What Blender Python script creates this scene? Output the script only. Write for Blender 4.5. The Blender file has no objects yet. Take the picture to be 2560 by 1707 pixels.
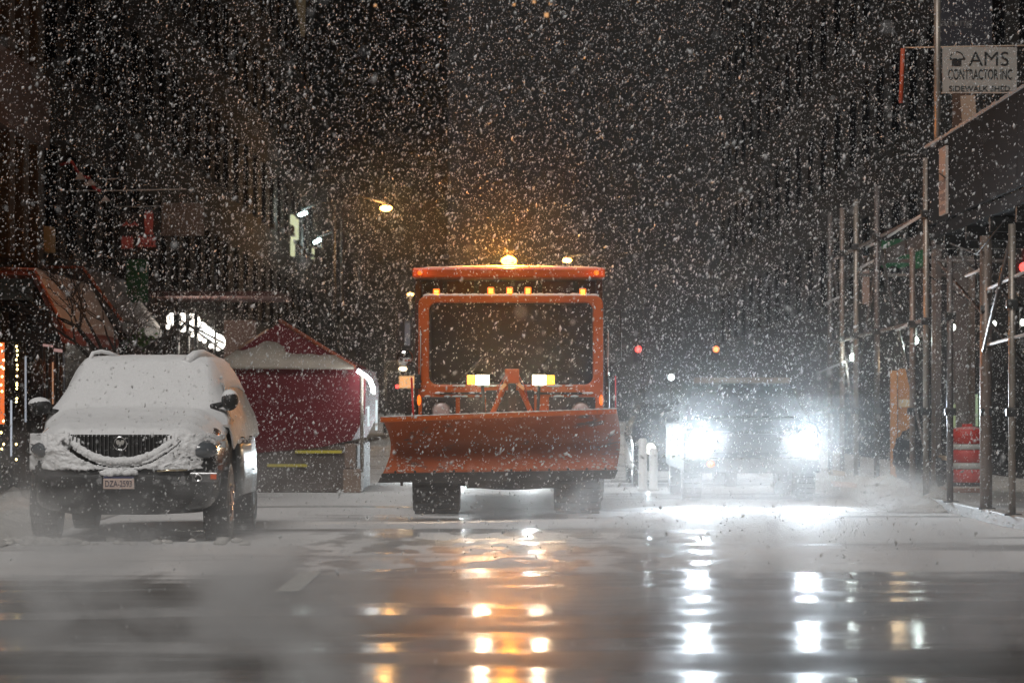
import bpy, bmesh, math, random
from mathutils import Vector, Matrix, noise
random.seed(7)
R = math.radians
sc = bpy.context.scene
C = sc.collection

# ------------------------------------------------------------------ camera, world, key light, exposure
FPX, HZ, CX, CAMH = 8000.0, 1019.0, 1280.0, 1.35      # focal length in photo pixels, horizon row, centre column, eye height
cam = bpy.data.cameras.new('camera'); cam_o = bpy.data.objects.new('camera', cam); C.objects.link(cam_o)
cam_o.location = (0, 0, CAMH); cam_o.rotation_euler = (R(90), 0, 0)
cam.sensor_width = 36.0; cam.lens = FPX / 2560 * 36; cam.shift_y = (HZ - 853.5) / 2560
cam.clip_start = 0.3; cam.clip_end = 2000
cam.dof.use_dof = True; cam.dof.focus_distance = 36.0; cam.dof.aperture_fstop = 3.2; cam.dof.aperture_blades = 9
sc.camera = cam_o
world = bpy.data.worlds.new('World'); sc.world = world; world.use_nodes = True
wn = world.node_tree.nodes; bg = wn['Background']
sky = wn.new('ShaderNodeTexSky'); sky.sky_type = 'NISHITA'; sky.sun_disc = False
sky.sun_elevation = R(48); sky.sun_rotation = R(200)
hs = wn.new('ShaderNodeHueSaturation'); hs.inputs['Saturation'].default_value = 0.25
world.node_tree.links.new(sky.outputs[0], hs.inputs['Color']); world.node_tree.links.new(hs.outputs[0], bg.inputs['Color'])
bg.inputs['Strength'].default_value = 0.00008
key = bpy.data.lights.new('sun', 'SUN'); key.energy = 1.85; key.angle = R(25); key.color = (1.0, 0.97, 0.94)
key_o = bpy.data.objects.new('sun', key); C.objects.link(key_o); key_o.location = (-4, -10, 20)
key_o.rotation_euler = (R(42), 0, R(-14))
sc.view_settings.view_transform = 'Standard'; sc.view_settings.look = 'None'
sc.view_settings.exposure = 0.0; sc.view_settings.gamma = 1.0; sc.view_settings.use_curve_mapping = False
cy = sc.cycles
cy.max_bounces = 6; cy.diffuse_bounces = 2; cy.glossy_bounces = 3; cy.transmission_bounces = 4
cy.volume_bounces = 3; cy.transparent_max_bounces = 8
cy.sample_clamp_indirect = 3.0; cy.sample_clamp_direct = 0.0
cy.caustics_reflective = False; cy.caustics_refractive = False
cy.use_denoising = True; cy.denoiser = 'OPENIMAGEDENOISE'; cy.denoising_input_passes = 'RGB_ALBEDO_NORMAL'
cy.volume_step_rate = 1.0; cy.volume_max_steps = 128

# ------------------------------------------------------------------ helpers
def W(px, py, d):
    return Vector(((px - CX) * d / FPX, d, CAMH + (HZ - py) * d / FPX))
def X(px, d): return (px - CX) * d / FPX
def Z(py, d): return CAMH + (HZ - py) * d / FPX

MATS = {}
def mat(name, col, rough=0.5, metal=0.0, emit=None, estr=0.0, bump=0.0, bscale=30, var=0.0, vscale=4, coat=0.0, spec=0.5, trans=0.0):
    if name in MATS: return MATS[name]
    m = bpy.data.materials.new(name); m.use_nodes = True
    nt = m.node_tree; N = nt.nodes; L = nt.links; b = N['Principled BSDF']
    b.inputs['Base Color'].default_value = (*col, 1); b.inputs['Roughness'].default_value = rough
    b.inputs['Metallic'].default_value = metal; b.inputs['Coat Weight'].default_value = coat
    b.inputs['Specular IOR Level'].default_value = spec
    b.inputs['Transmission Weight'].default_value = trans
    tc = N.new('ShaderNodeTexCoord')
    if var > 0:
        nz = N.new('ShaderNodeTexNoise'); nz.inputs['Scale'].default_value = vscale; nz.inputs['Detail'].default_value = 6
        L.new(tc.outputs['Object'], nz.inputs['Vector'])
        mx = N.new('ShaderNodeMix'); mx.data_type = 'RGBA'
        mx.inputs[6].default_value = (*[c * (1 - var) for c in col], 1); mx.inputs[7].default_value = (*[min(1, c * (1 + var)) for c in col], 1)
        L.new(nz.outputs['Fac'], mx.inputs[0]); L.new(mx.outputs[2], b.inputs['Base Color'])
    if bump > 0:
        nb = N.new('ShaderNodeTexNoise'); nb.inputs['Scale'].default_value = bscale; nb.inputs['Detail'].default_value = 5
        L.new(tc.outputs['Object'], nb.inputs['Vector'])
        bp = N.new('ShaderNodeBump'); bp.inputs['Strength'].default_value = bump; bp.inputs['Distance'].default_value = 0.02
        L.new(nb.outputs['Fac'], bp.inputs['Height']); L.new(bp.outputs['Normal'], b.inputs['Normal'])
    if emit is not None:
        b.inputs['Emission Color'].default_value = (*emit, 1); b.inputs['Emission Strength'].default_value = estr
    MATS[name] = m
    return m

def bx(bm, x0, x1, y0, y1, z0, z1, rot=None, piv=None):
    vs = [bm.verts.new((x, y, z)) for x in (x0, x1) for y in (y0, y1) for z in (z0, z1)]
    f = [(0, 1, 3, 2), (4, 6, 7, 5), (0, 4, 5, 1), (2, 3, 7, 6), (0, 2, 6, 4), (1, 5, 7, 3)]
    for q in f: bm.faces.new([vs[i] for i in q])
    if rot is not None:
        bmesh.ops.rotate(bm, verts=vs, cent=piv or Vector(((x0 + x1) / 2, (y0 + y1) / 2, (z0 + z1) / 2)), matrix=rot)
    return vs
def tube(bm, pts, r, n=8, cap=True, r1=None):
    pts = [Vector(p) for p in pts]; rings = []
    for i, p in enumerate(pts):
        t = (pts[min(i + 1, len(pts) - 1)] - pts[max(i - 1, 0)]).normalized()
        u = t.cross(Vector((0, 0, 1)) if abs(t.z) < 0.9 else Vector((0, 1, 0))).normalized(); v = t.cross(u)
        rr = r if r1 is None else r + (r1 - r) * i / (len(pts) - 1)
        rings.append([bm.verts.new(p + (u * math.cos(a) + v * math.sin(a)) * rr) for a in (2 * math.pi * k / n for k in range(n))])
    for a, b in zip(rings, rings[1:]):
        for k in range(n): bm.faces.new((a[k], a[(k + 1) % n], b[(k + 1) % n], b[k]))
    if cap: bm.faces.new(rings[0][::-1]); bm.faces.new(rings[-1])
def prism(bm, outline, axis, a0, a1):
    # outline: 2-D points; axis 'y' -> (x,z), 'x' -> (y,z), 'z' -> (x,y)
    def mk(p, a):
        return (p[0], a, p[1]) if axis == 'y' else (a, p[0], p[1]) if axis == 'x' else (p[0], p[1], a)
    A = [bm.verts.new(mk(p, a0)) for p in outline]; B = [bm.verts.new(mk(p, a1)) for p in outline]
    n = len(outline)
    for i in range(n): bm.faces.new((A[i], A[(i + 1) % n], B[(i + 1) % n], B[i]))
    bm.faces.new(A[::-1]); bm.faces.new(B)
def lathe(bm, prof, origin, axis='z', n=24, cap=True):
    o = Vector(origin); rings = []
    for (r, h) in prof:
        ring = []
        for k in range(n):
            a = 2 * math.pi * k / n; c, s = r * math.cos(a), r * math.sin(a)
            ring.append(bm.verts.new(o + (Vector((c, s, h)) if axis == 'z' else Vector((h, c, s)) if axis == 'x' else Vector((c, h, s)))))
        rings.append(ring)
    for a, b in zip(rings, rings[1:]):
        for k in range(n): bm.faces.new((a[k], a[(k + 1) % n], b[(k + 1) % n], b[k]))
    if cap: bm.faces.new(rings[0][::-1]); bm.faces.new(rings[-1])
def blob(bm, c, r, sub=3, amp=0.0, fr=6.0, seed=0.0):
    res = bmesh.ops.create_icosphere(bm, subdivisions=sub, radius=1.0)
    for v in res['verts']:
        d = v.co.copy(); k = 1 + amp * noise.noise(Vector((d.x * fr * r[0] + seed, d.y * fr * r[1], d.z * fr * r[2] + seed)))
        v.co = Vector((c[0] + d.x * r[0] * k, c[1] + d.y * r[1] * k, c[2] + d.z * r[2] * k))
def NB(): return bmesh.new()

def tag(o, label=None, cat=None, group=None, kind=None):
    if label: o['label'] = label
    if cat: o['category'] = cat
    if group: o['group'] = group
    if kind: o['kind'] = kind
    return o
def empty(name, loc, label=None, cat=None, group=None):
    o = bpy.data.objects.new(name, None); C.objects.link(o); o.location = loc; o.empty_display_size = 0.2
    return tag(o, label, cat, group)
def wloc(o):
    v = Vector((0, 0, 0))
    while o is not None: v += o.location; o = o.parent
    return v
def obj(name, bm, m, parent=None, smooth=False, bevel=0.0, subsurf=0, origin=True):
    """link a bmesh given in world coordinates as one mesh object (under parent if given)"""
    bmesh.ops.recalc_face_normals(bm, faces=bm.faces)
    me = bpy.data.meshes.new(name); bm.to_mesh(me); bm.free()
    o = bpy.data.objects.new(name, me); C.objects.link(o)
    if isinstance(m, (list, tuple)):
        for q in m: me.materials.append(q)
    else: me.materials.append(m)
    if parent is not None:
        o.parent = parent; me.transform(Matrix.Translation(-wloc(parent)))
    elif origin and len(me.vertices):
        xs = [v.co.x for v in me.vertices]; ys = [v.co.y for v in me.vertices]; zs = [v.co.z for v in me.vertices]
        l = Vector(((min(xs) + max(xs)) / 2, (min(ys) + max(ys)) / 2, min(zs)))
        me.transform(Matrix.Translation(-l)); o.location = l
    if smooth:
        for p in me.polygons: p.use_smooth = True
    if bevel:
        b = o.modifiers.new('bevel', 'BEVEL'); b.width = bevel; b.segments = 2; b.limit_method = 'ANGLE'
    if subsurf:
        s = o.modifiers.new('sub', 'SUBSURF'); s.levels = subsurf; s.render_levels = subsurf
    return o
def boxo(name, m, parent, x0, x1, y0, y1, z0, z1, bevel=0.0, rot=None, piv=None, **k):
    bm = NB(); bx(bm, x0, x1, y0, y1, z0, z1, rot, piv); return obj(name, bm, m, parent, bevel=bevel, **k)
def tubeo(name, m, parent, pts, r, n=8, **k):
    bm = NB(); tube(bm, pts, r, n, r1=k.pop('r1', None)); return obj(name, bm, m, parent, smooth=True, **k)
def copy_tree(o, parent=None):
    c = o.copy(); C.objects.link(c); c.parent = parent
    for ch in list(o.children): copy_tree(ch, c)
    return c
def text_mesh(name, body, m, parent, loc, width, height, rot=(R(90), 0, 0), font_w=None, shear=0.0, depth=0.002, bold=0.0):
    cu = bpy.data.curves.new(name, 'FONT'); cu.body = body; cu.extrude = depth; cu.offset = bold; cu.align_x = 'LEFT'
    to = bpy.data.objects.new(name + '_tmp', cu); C.objects.link(to)
    bpy.context.view_layer.update()
    me = bpy.data.meshes.new_from_object(to.evaluated_get(bpy.context.evaluated_depsgraph_get()))
    bpy.data.objects.remove(to); bpy.data.curves.remove(cu)
    xs = [v.co.x for v in me.vertices]; ys = [v.co.y for v in me.vertices]
    cx, cyy = (min(xs) + max(xs)) / 2, (min(ys) + max(ys)) / 2
    sx, sy = width / (max(xs) - min(xs)), height / (max(ys) - min(ys))
    me.transform(Matrix.Diagonal((sx, sy, 1, 1)) @ Matrix.Translation((-cx, -cyy, 0)))
    from mathutils import Euler
    me.transform(Euler(rot).to_matrix().to_4x4())
    me.transform(Matrix.Translation(Vector(loc) - wloc(parent)))
    o = bpy.data.objects.new(name, me); C.objects.link(o); o.parent = parent; me.materials.clear(); me.materials.append(m)
    return o
def lamp(name, kind, loc, power, col, parent=None, aim=None, size=0.05, spot=60, blend=0.6):
    l = bpy.data.lights.new(name, kind); l.energy = power; l.color = col
    l.shadow_soft_size = size
    if kind == 'SPOT': l.spot_size = R(spot); l.spot_blend = blend
    o = bpy.data.objects.new(name, l); C.objects.link(o); o.location = loc
    if aim is not None: o.rotation_euler = (Vector(aim) - Vector(loc)).to_track_quat('-Z', 'Y').to_euler()
    if parent is not None:
        o.parent = parent; o.location = Vector(loc) - wloc(parent)
    return o

# ------------------------------------------------------------------ materials
M_snow = mat('snow', (0.80, 0.80, 0.80), 0.7, bump=0.5, bscale=60, spec=0.2, var=0.06, vscale=25)
M_snow_dirty = mat('snow_dirty', (0.52, 0.50, 0.47), 0.8, bump=0.7, bscale=25, var=0.4, vscale=9)
M_orange = mat('orange_paint', (0.46, 0.085, 0.008), 0.38, var=0.22, vscale=5, bump=0.12, bscale=14)
M_blade = mat('blade_paint', (0.36, 0.075, 0.016), 0.5, var=0.3, vscale=3.5, bump=0.25, bscale=9)
M_orange_far = mat('orange_shade_paint', (0.55, 0.13, 0.03), 0.5, var=0.2)
M_black = mat('black_steel', (0.02, 0.02, 0.02), 0.5, var=0.4, vscale=8)
M_rubber = mat('rubber', (0.018, 0.018, 0.018), 0.75, bump=0.4, bscale=30)
M_darkmetal = mat('dark_metal', (0.045, 0.043, 0.04), 0.45, metal=0.4, var=0.3)
M_chrome = mat('chrome', (0.75, 0.75, 0.75), 0.12, metal=1.0)
M_glass_dark = mat('dark_glass', (0.006, 0.006, 0.007), 0.4, spec=0.2)
M_carpaint = mat('black_car_paint', (0.025, 0.027, 0.028), 0.22, coat=0.8, bump=0.05, bscale=60, var=0.2)
M_plastic = mat('black_plastic', (0.02, 0.02, 0.02), 0.6, bump=0.2, bscale=50, var=0.3)
M_maroon = mat('maroon_canvas', (0.13, 0.007, 0.014), 0.75, bump=1.0, bscale=2.2, var=0.25, vscale=2)
M_conc = mat('barrier_concrete', (0.12, 0.10, 0.09), 0.8, bump=0.4, bscale=12, var=0.35)
M_yellow = mat('yellow_tape', (0.6, 0.5, 0.06), 0.5)
M_galv = mat('galvanised_pipe', (0.30, 0.26, 0.22), 0.45, metal=0.5, var=0.35, vscale=6)
M_ply = mat('dark_plywood', (0.008, 0.009, 0.010), 0.8, spec=0.08, var=0.35, vscale=2, bump=0.2)
M_plyor = mat('orange_board', (0.50, 0.24, 0.09), 0.6, var=0.2)
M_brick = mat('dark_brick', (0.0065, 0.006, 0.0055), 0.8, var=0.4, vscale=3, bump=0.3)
M_stone = mat('stone_pilaster', (0.035, 0.034, 0.028), 0.8, var=0.35, vscale=2.5, bump=0.3)
M_slab = mat('brown_band', (0.05, 0.035, 0.028), 0.8, var=0.3)
M_signw = mat('white_sign', (0.30, 0.30, 0.28), 0.6, var=0.12, vscale=6)
M_ink = mat('sign_ink', (0.008, 0.008, 0.008), 0.6)
M_net = mat('green_net', (0.015, 0.13, 0.05), 0.8, var=0.5, vscale=3)
M_red = mat('red_plastic', (0.42, 0.03, 0.018), 0.5, var=0.2, vscale=9)
M_reflw = mat('reflective_white', (0.42, 0.42, 0.40), 0.4, var=0.2)
M_bark = mat('bark', (0.03, 0.024, 0.02), 0.9, bump=0.4)

def emis(name, col, s): return mat(name, (0.02, 0.02, 0.02), 0.5, emit=col, estr=s)
E_head = emis('headlamp_white', (0.9, 0.97, 1.0), 40)
E_plow = emis('plow_lamp', (1.0, 0.80, 0.52), 10)
E_turn = emis('turn_amber', (1.0, 0.40, 0.03), 4.5)
E_amber = emis('marker_amber', (1.0, 0.17, 0.003), 1.5)
E_amber2 = emis('marker_core', (1.0, 0.42, 0.05), 3.5)
E_beacon = emis('beacon_core', (1.0, 0.42, 0.05), 16)
E_sodium = emis('sodium_lamp', (1.0, 0.42, 0.08), 40)
E_led = emis('led_lamp', (0.75, 1.0, 0.95), 16)
E_bulb = emis('bulb_white', (1.0, 0.93, 0.82), 4)
E_warm = emis('fairy_warm', (1.0, 0.72, 0.25), 12)
E_orwin = emis('orange_window', (1.0, 0.20, 0.05), 0.9)
E_red = emis('signal_red', (1.0, 0.06, 0.05), 4)
E_shed = emis('shed_lamp', (0.80, 1.0, 0.93), 16)
E_pale = emis('lit_pane', (0.85, 0.9, 0.55), 0.7)
E_copper = emis('lit_orange', (1.0, 0.5, 0.2), 0.9)

def wear(m, col, scale, thr, vec=(1, 1, 1)):
    N = m.node_tree.nodes; L = m.node_tree.links; b = N['Principled BSDF']; src = b.inputs['Base Color'].links[0].from_socket
    tc = N.new('ShaderNodeTexCoord'); mp = N.new('ShaderNodeMapping'); mp.inputs['Scale'].default_value = vec; L.new(tc.outputs['Object'], mp.inputs[0])
    nz = N.new('ShaderNodeTexNoise'); nz.inputs['Scale'].default_value = scale; nz.inputs['Detail'].default_value = 8; nz.inputs['Roughness'].default_value = 0.7; L.new(mp.outputs[0], nz.inputs['Vector'])
    mr = N.new('ShaderNodeMapRange'); mr.inputs[1].default_value = thr; mr.inputs[2].default_value = thr + 0.07; L.new(nz.outputs['Fac'], mr.inputs[0])
    mx = N.new('ShaderNodeMix'); mx.data_type = 'RGBA'; L.new(mr.outputs[0], mx.inputs[0]); L.new(src, mx.inputs[6]); mx.inputs[7].default_value = (*col, 1); L.new(mx.outputs[2], b.inputs['Base Color'])
wear(M_blade, (0.12, 0.09, 0.08), 3.0, 0.60, (0.6, 1, 2.5)); wear(M_blade, (0.45, 0.40, 0.38), 9.0, 0.66, (0.4, 1, 3))
wear(M_orange, (0.10, 0.05, 0.035), 4.0, 0.62, (1.5, 1, 0.5))
wear(M_carpaint, (0.30, 0.30, 0.30), 14.0, 0.66); wear(M_plastic, (0.20, 0.20, 0.20), 9.0, 0.56); wear(M_plastic, (0.5, 0.5, 0.5), 22.0, 0.64)

# ------------------------------------------------------------------ ground and road
def road_material():
    m = bpy.data.materials.new('road_surface'); m.use_nodes = True
    nt = m.node_tree; N = nt.nodes; L = nt.links; b = N['Principled BSDF']
    tc = N.new('ShaderNodeTexCoord'); P = tc.outputs['Object']
    sep = N.new('ShaderNodeSeparateXYZ'); L.new(P, sep.inputs[0])
    def nz(scale, detail=4, sx=1, sy=1, off=0, rough=0.5):
        mp = N.new('ShaderNodeMapping'); mp.inputs['Scale'].default_value = (sx, sy, 1); mp.inputs['Location'].default_value = (off, off, 0)
        L.new(P, mp.inputs[0]); n = N.new('ShaderNodeTexNoise'); n.inputs['Scale'].default_value = scale; n.inputs['Detail'].default_value = detail
        n.inputs['Roughness'].default_value = rough
        L.new(mp.outputs[0], n.inputs['Vector']); return n.outputs['Fac']
    def mth(op, a, c=None, clamp=False):
        n = N.new('ShaderNodeMath'); n.operation = op; n.use_clamp = clamp
        for i, v in enumerate((a, c)):
            if v is None: continue
            if isinstance(v, (int, float)): n.inputs[i].default_value = v
            else: L.new(v, n.inputs[i])
        return n.outputs[0]
    def mr(v, a0, a1, b0=0, b1=1):
        n = N.new('ShaderNodeMapRange'); n.interpolation_type = 'SMOOTHSTEP'
        n.inputs[1].default_value = a0; n.inputs[2].default_value = a1; n.inputs[3].default_value = b0; n.inputs[4].default_value = b1
        L.new(v, n.inputs[0]); return n.outputs[0]
    y, x = sep.outputs['Y'], sep.outputs['X']
    # wobbling limit between the wet foreground and the snow film of the junction
    wob = mth('MULTIPLY', mth('SUBTRACT', nz(0.16, 4), 0.5), 9.0)
    yy = mth('ADD', y, wob)
    film = mr(yy, 23.0, 27.8)
    far = mr(yy, 40.0, 60.0)
    streak = nz(0.9, 6, 0.35, 1.6, 3, 0.62)         # streaks across the street
    lane = nz(1.1, 5, 2.2, 0.12, 9, 0.6)            # streaks along the lanes
    fine = nz(26, 3, 1, 1, 0, 0.6)
    cov = mth('ADD', mth('MULTIPLY', streak, 0.75), mth('MULTIPLY', lane, 0.45))
    cov = mth('ADD', cov, mth('MULTIPLY', mth('SUBTRACT', fine, 0.5), 0.35))
    cov = mth('ADD', cov, mth('MULTIPLY', film, 0.60))
    snow = mr(cov, 0.80, 1.10)
    # a ring of slush with tyre tracks where the plough stopped
    tr = nz(2.6, 4, 1.0, 0.25, 21)
    trk = mth('MULTIPLY', mr(tr, 0.46, 0.55), mth('MULTIPLY', mr(mth('ABSOLUTE', mth('ADD', x, 0.1)), 1.2, 2.4, 1, 0), mth('MULTIPLY', mr(y, 23, 27), mr(y, 33, 37, 1, 0))))
    snow = mth('MULTIPLY', snow, mth('SUBTRACT', 1.0, mth('MULTIPLY', trk, 0.95)))
    # dark bare band in the wheel ruts behind the kerb line
    rut = nz(0.5, 4, 0.3, 1.0, 40)
    snow = mth('MULTIPLY', snow, mr(rut, 0.36, 0.46, 0.35, 1))
    mx = N.new('ShaderNodeMix'); mx.data_type = 'RGBA'
    asp = N.new('ShaderNodeMix'); asp.data_type = 'RGBA'
    asp.inputs[6].default_value = (0.028, 0.028, 0.027, 1); asp.inputs[7].default_value = (0.085, 0.083, 0.078, 1)
    L.new(nz(60, 2), asp.inputs[0])
    L.new(snow, mx.inputs[0]); L.new(asp.outputs[2], mx.inputs[6]); mx.inputs[7].default_value = (0.82, 0.81, 0.80, 1)
    L.new(mx.outputs[2], b.inputs['Base Color'])
    wet = mr(nz(0.55, 3, 0.5, 1.0, 11), 0.35, 0.62)
    rl = mr(x, -4.5, -1.5, 0.25, 0.0)               # the left of the foreground is gritty rather than flooded
    ro = mth('ADD', mth('MULTIPLY', wet, -0.12), 0.52)
    ro = mth('ADD', ro, rl)
    rmix = N.new('ShaderNodeMix'); L.new(snow, rmix.inputs[0]); L.new(ro, rmix.inputs[2]); rmix.inputs[3].default_value = 0.62
    L.new(rmix.outputs[0], b.inputs['Roughness'])
    b.inputs['Specular IOR Level'].default_value = 0.6
    pool = mr(nz(1.0, 7, 0.28, 1.1, 17, 0.62), 0.34, 0.60, 0.25, 1.0)
    L.new(mth('MULTIPLY', mth('SUBTRACT', 1.0, snow), pool), b.inputs['Coat Weight'])
    L.new(mr(nz(0.8, 3, 0.3, 1.0, 31), 0.40, 0.58, 0.13, 0.46), b.inputs['Coat Roughness'])
    h = mth('ADD', mth('MULTIPLY', nz(2.4, 6, 0.45, 1.8, 5, 0.6), 0.34), mth('MULTIPLY', fine, 0.12))
    h = mth('ADD', h, mth('MULTIPLY', mth('MULTIPLY', nz(45, 3), mr(x, -3.6, -1.2, 1.0, 0.12)), 0.35))
    h = mth('ADD', h, mth('MULTIPLY', nz(14, 3, 1.0, 1.0, 51), 0.10))
    h = mth('ADD', h, mth('MULTIPLY', snow, 0.35))
    bp = N.new('ShaderNodeBump'); bp.inputs['Strength'].default_value = 0.6; bp.inputs['Distance'].default_value = 0.04
    L.new(h, bp.inputs['Height']); L.new(bp.outputs[0], b.inputs['Normal'])
    return m
M_road = road_material()

def sheet(name, x0, x1, ys, m, z=0.0, nx=24, amp=0.0):
    bm = NB(); rows = []
    for y in ys:
        rows.append([bm.verts.new((x0 + (x1 - x0) * i / nx, y, z + amp * noise.noise(Vector(((x0 + (x1 - x0) * i / nx) * 0.5, y * 0.5, 0))))) for i in range(nx + 1)])
    for a, b in zip(rows, rows[1:]):
        for i in range(nx): bm.faces.new((a[i], a[i + 1], b[i + 1], b[i]))
    return obj(name, bm, m, None, smooth=True, origin=False)
M_ground = mat('ground_snow', (0.30, 0.30, 0.29), 0.8, var=0.4, vscale=0.8, bump=0.3, bscale=5)
tag(sheet('ground', -200, 200, [-30, 0, 200, 700], M_ground, z=-0.03, nx=4), kind='structure')
road = sheet('road', -5.6, 5.6, [-6 + 0.8 * i for i in range(120)] + [100, 140, 200, 300, 480], M_road, z=0.0, nx=28, amp=0.012)
tag(road, kind='structure')
M_walk = mat('pavement_snow', (0.42, 0.39, 0.36), 0.8, var=0.45, vscale=1.2, bump=0.6, bscale=7)
for nm, xa, xb in (('pavement_left', -9.6, -5.75), ('pavement_right', 5.75, 9.6)):
    bm = NB(); bx(bm, xa, xb, 20, 300, -0.02, 0.14); tag(obj(nm, bm, M_walk, None, bevel=0.01, origin=False), kind='structure')
M_kerb = mat('kerb_stone', (0.30, 0.27, 0.24), 0.7, var=0.3, vscale=4, bump=0.3)
for nm, xa, xb in (('kerb_left', -5.746, -5.6), ('kerb_right', 5.6, 5.746)):
    bm = NB(); bx(bm, xa, xb, 20, 300, -0.02, 0.15); tag(obj(nm, bm, M_kerb, None, bevel=0.02, origin=False), kind='structure')
# lane dash peeking through the slush
M_paint = mat('road_paint', (0.60, 0.60, 0.54), 0.45, var=0.35, vscale=8)
bm = NB(); bx(bm, -1.72, -1.55, 23.3, 26.0, 0.016, 0.02); tag(obj('road_marking', bm, M_paint, None), kind='structure')

# ------------------------------------------------------------------ buildings (dark, mostly lost in the night)
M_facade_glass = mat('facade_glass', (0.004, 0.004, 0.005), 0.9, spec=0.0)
def building(name, side, x, y0, y1, h, label, wallm, floors, bays, lit=(), wz0=3.6):
    s = side
    r = empty(name, (x, y0, 0), label, 'building')
    xa, xb = (x - 9, x) if s < 0 else (x, x + 9)
    boxo('wall', wallm, r, xa, xb, y0, y1, 0, h)
    fx = x
    bw = (y1 - y0) / bays
    base = None
    for f in range(floors):
        for b in range(bays):
            z0 = wz0 + 0.6 + f * 3.3; y = y0 + bw * (b + 0.5)
            if z0 + 1.8 > h: continue
            if base is None:
                base = boxo('window', M_facade_glass, r, fx - 0.02 if s < 0 else fx - 0.05, fx + 0.05 if s < 0 else fx + 0.02, y - 0.55, y + 0.55, z0, z0 + 1.8)
                fr = boxo('sill', M_brick, base, fx - 0.02 if s < 0 else fx - 0.14, fx + 0.14 if s < 0 else fx + 0.02, y - 0.65, y + 0.65, z0 - 0.12, z0 - 0.005)
                by, bz = y, z0
            else:
                c = base.copy(); C.objects.link(c); c.parent = r; c.location = (0, y - by, z0 - bz)
                d = fr.copy(); C.objects.link(d); d.parent = c
            if (f, b) in lit:
                pass
    cor = boxo('cornice', M_slab, r, fx - 0.3 if s < 0 else fx - 0.35, fx + 0.35 if s < 0 else fx + 0.3, y0, y1, h + 0.002, h + 0.5)
    return r
# near left block with pale pilasters
NL = empty('corner_building', (-7.5, 40, 0), 'corner building with pale vertical pilasters at the left edge above the awning', 'building')
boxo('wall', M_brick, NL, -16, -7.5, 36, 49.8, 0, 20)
for k, (ya, yb) in enumerate(((46.0, 46.5), (47.35, 47.85), (48.75, 49.35), (44.2, 44.8), (42.2, 42.8))):
    boxo('pilaster', M_stone, NL, -7.5, -7.22, ya, yb, 3.5, 20, bevel=0.03)
boxo('floor_band', M_slab, NL, -7.497, -7.18, 36.2, 49.7, 5.35, 6.45)
boxo('wall_sign', mat('tan_plaque', (0.25, 0.2, 0.09), 0.7), NL, -7.497, -7.12, 49.4, 49.9, 3.75, 4.15)
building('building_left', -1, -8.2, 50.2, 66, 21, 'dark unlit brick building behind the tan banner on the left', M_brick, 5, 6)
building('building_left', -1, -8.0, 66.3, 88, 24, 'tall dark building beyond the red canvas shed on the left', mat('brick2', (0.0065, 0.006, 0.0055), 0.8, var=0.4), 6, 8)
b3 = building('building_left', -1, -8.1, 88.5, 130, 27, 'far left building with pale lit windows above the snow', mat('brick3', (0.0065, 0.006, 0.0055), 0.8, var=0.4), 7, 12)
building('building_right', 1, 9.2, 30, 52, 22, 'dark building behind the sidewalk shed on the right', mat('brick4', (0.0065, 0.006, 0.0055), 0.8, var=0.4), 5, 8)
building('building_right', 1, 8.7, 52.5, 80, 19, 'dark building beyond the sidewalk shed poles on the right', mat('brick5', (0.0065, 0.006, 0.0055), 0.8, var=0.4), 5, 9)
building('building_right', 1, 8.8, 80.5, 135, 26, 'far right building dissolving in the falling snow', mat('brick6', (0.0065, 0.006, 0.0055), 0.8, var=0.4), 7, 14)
# lit windows seen high up on the far left building and the distant tower
for (px, py, w, h) in ((729, 552, 0.25, 0.35), (738, 574, 0.12, 0.75), (728, 616, 0.15, 0.7), (778, 634, 0.12, 0.4)):
    d = 8.1 * FPX / (CX - px)
    z = Z(py, d); b = boxo('lit_window', E_pale, b3, -8.12, -7.99, d - w * 3, d + w * 3, z - h / 2, z + h / 2)
TW = empty('distant_tower', (0, 300, 0), 'distant tower over the street with a few tiny orange lit windows', 'building')
boxo('wall', mat('tower_wall', (0.004, 0.0035, 0.003), 0.8), TW, -6, 34, 300, 320, 0, 75)
for (px, py, s) in ((1366, 38, 0.2), (1335, 5, 0.14), (1285, 12, 0.12), (1376, 10, 0.12), (938, 14, 0.12)):
    p = W(px, py, 299.9); boxo('lit_window', emis('tower_window', (1.0, 0.5, 0.15), 1.6) if s > 0.3 else E_copper, TW, p.x - s, p.x + s, 299.85, 299.99, p.z - s, p.z + s)
# tapering tan banner on the upper left, seen between the flakes
bm = NB(); a = W(735, -30, 80); b_ = W(765, -30, 80); c_ = W(762, 92, 80); d_ = W(752, 92, 80)
prism(bm, [(a.x, a.z), (b_.x, b_.z), (c_.x, c_.z), (d_.x, d_.z)], 'y', 80, 80.06)
tag(obj('hanging_banner', bm, mat('tan_cloth', (0.20, 0.15, 0.08), 0.8, var=0.3)), 'narrow tan banner tapering down from the top edge, left of centre', 'banner')

# ------------------------------------------------------------------ snow plough truck
D0 = 38.6                                            # distance of the cab face
T = empty('plow_truck', (0, 40.6, 0), 'orange municipal snow plow truck facing the camera with lights on', 'truck')
sc_ = FPX / 40.6
def TX(px, d=40.6): return X(px, d)
def TZ(py, d=40.6): return Z(py, d)
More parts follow.
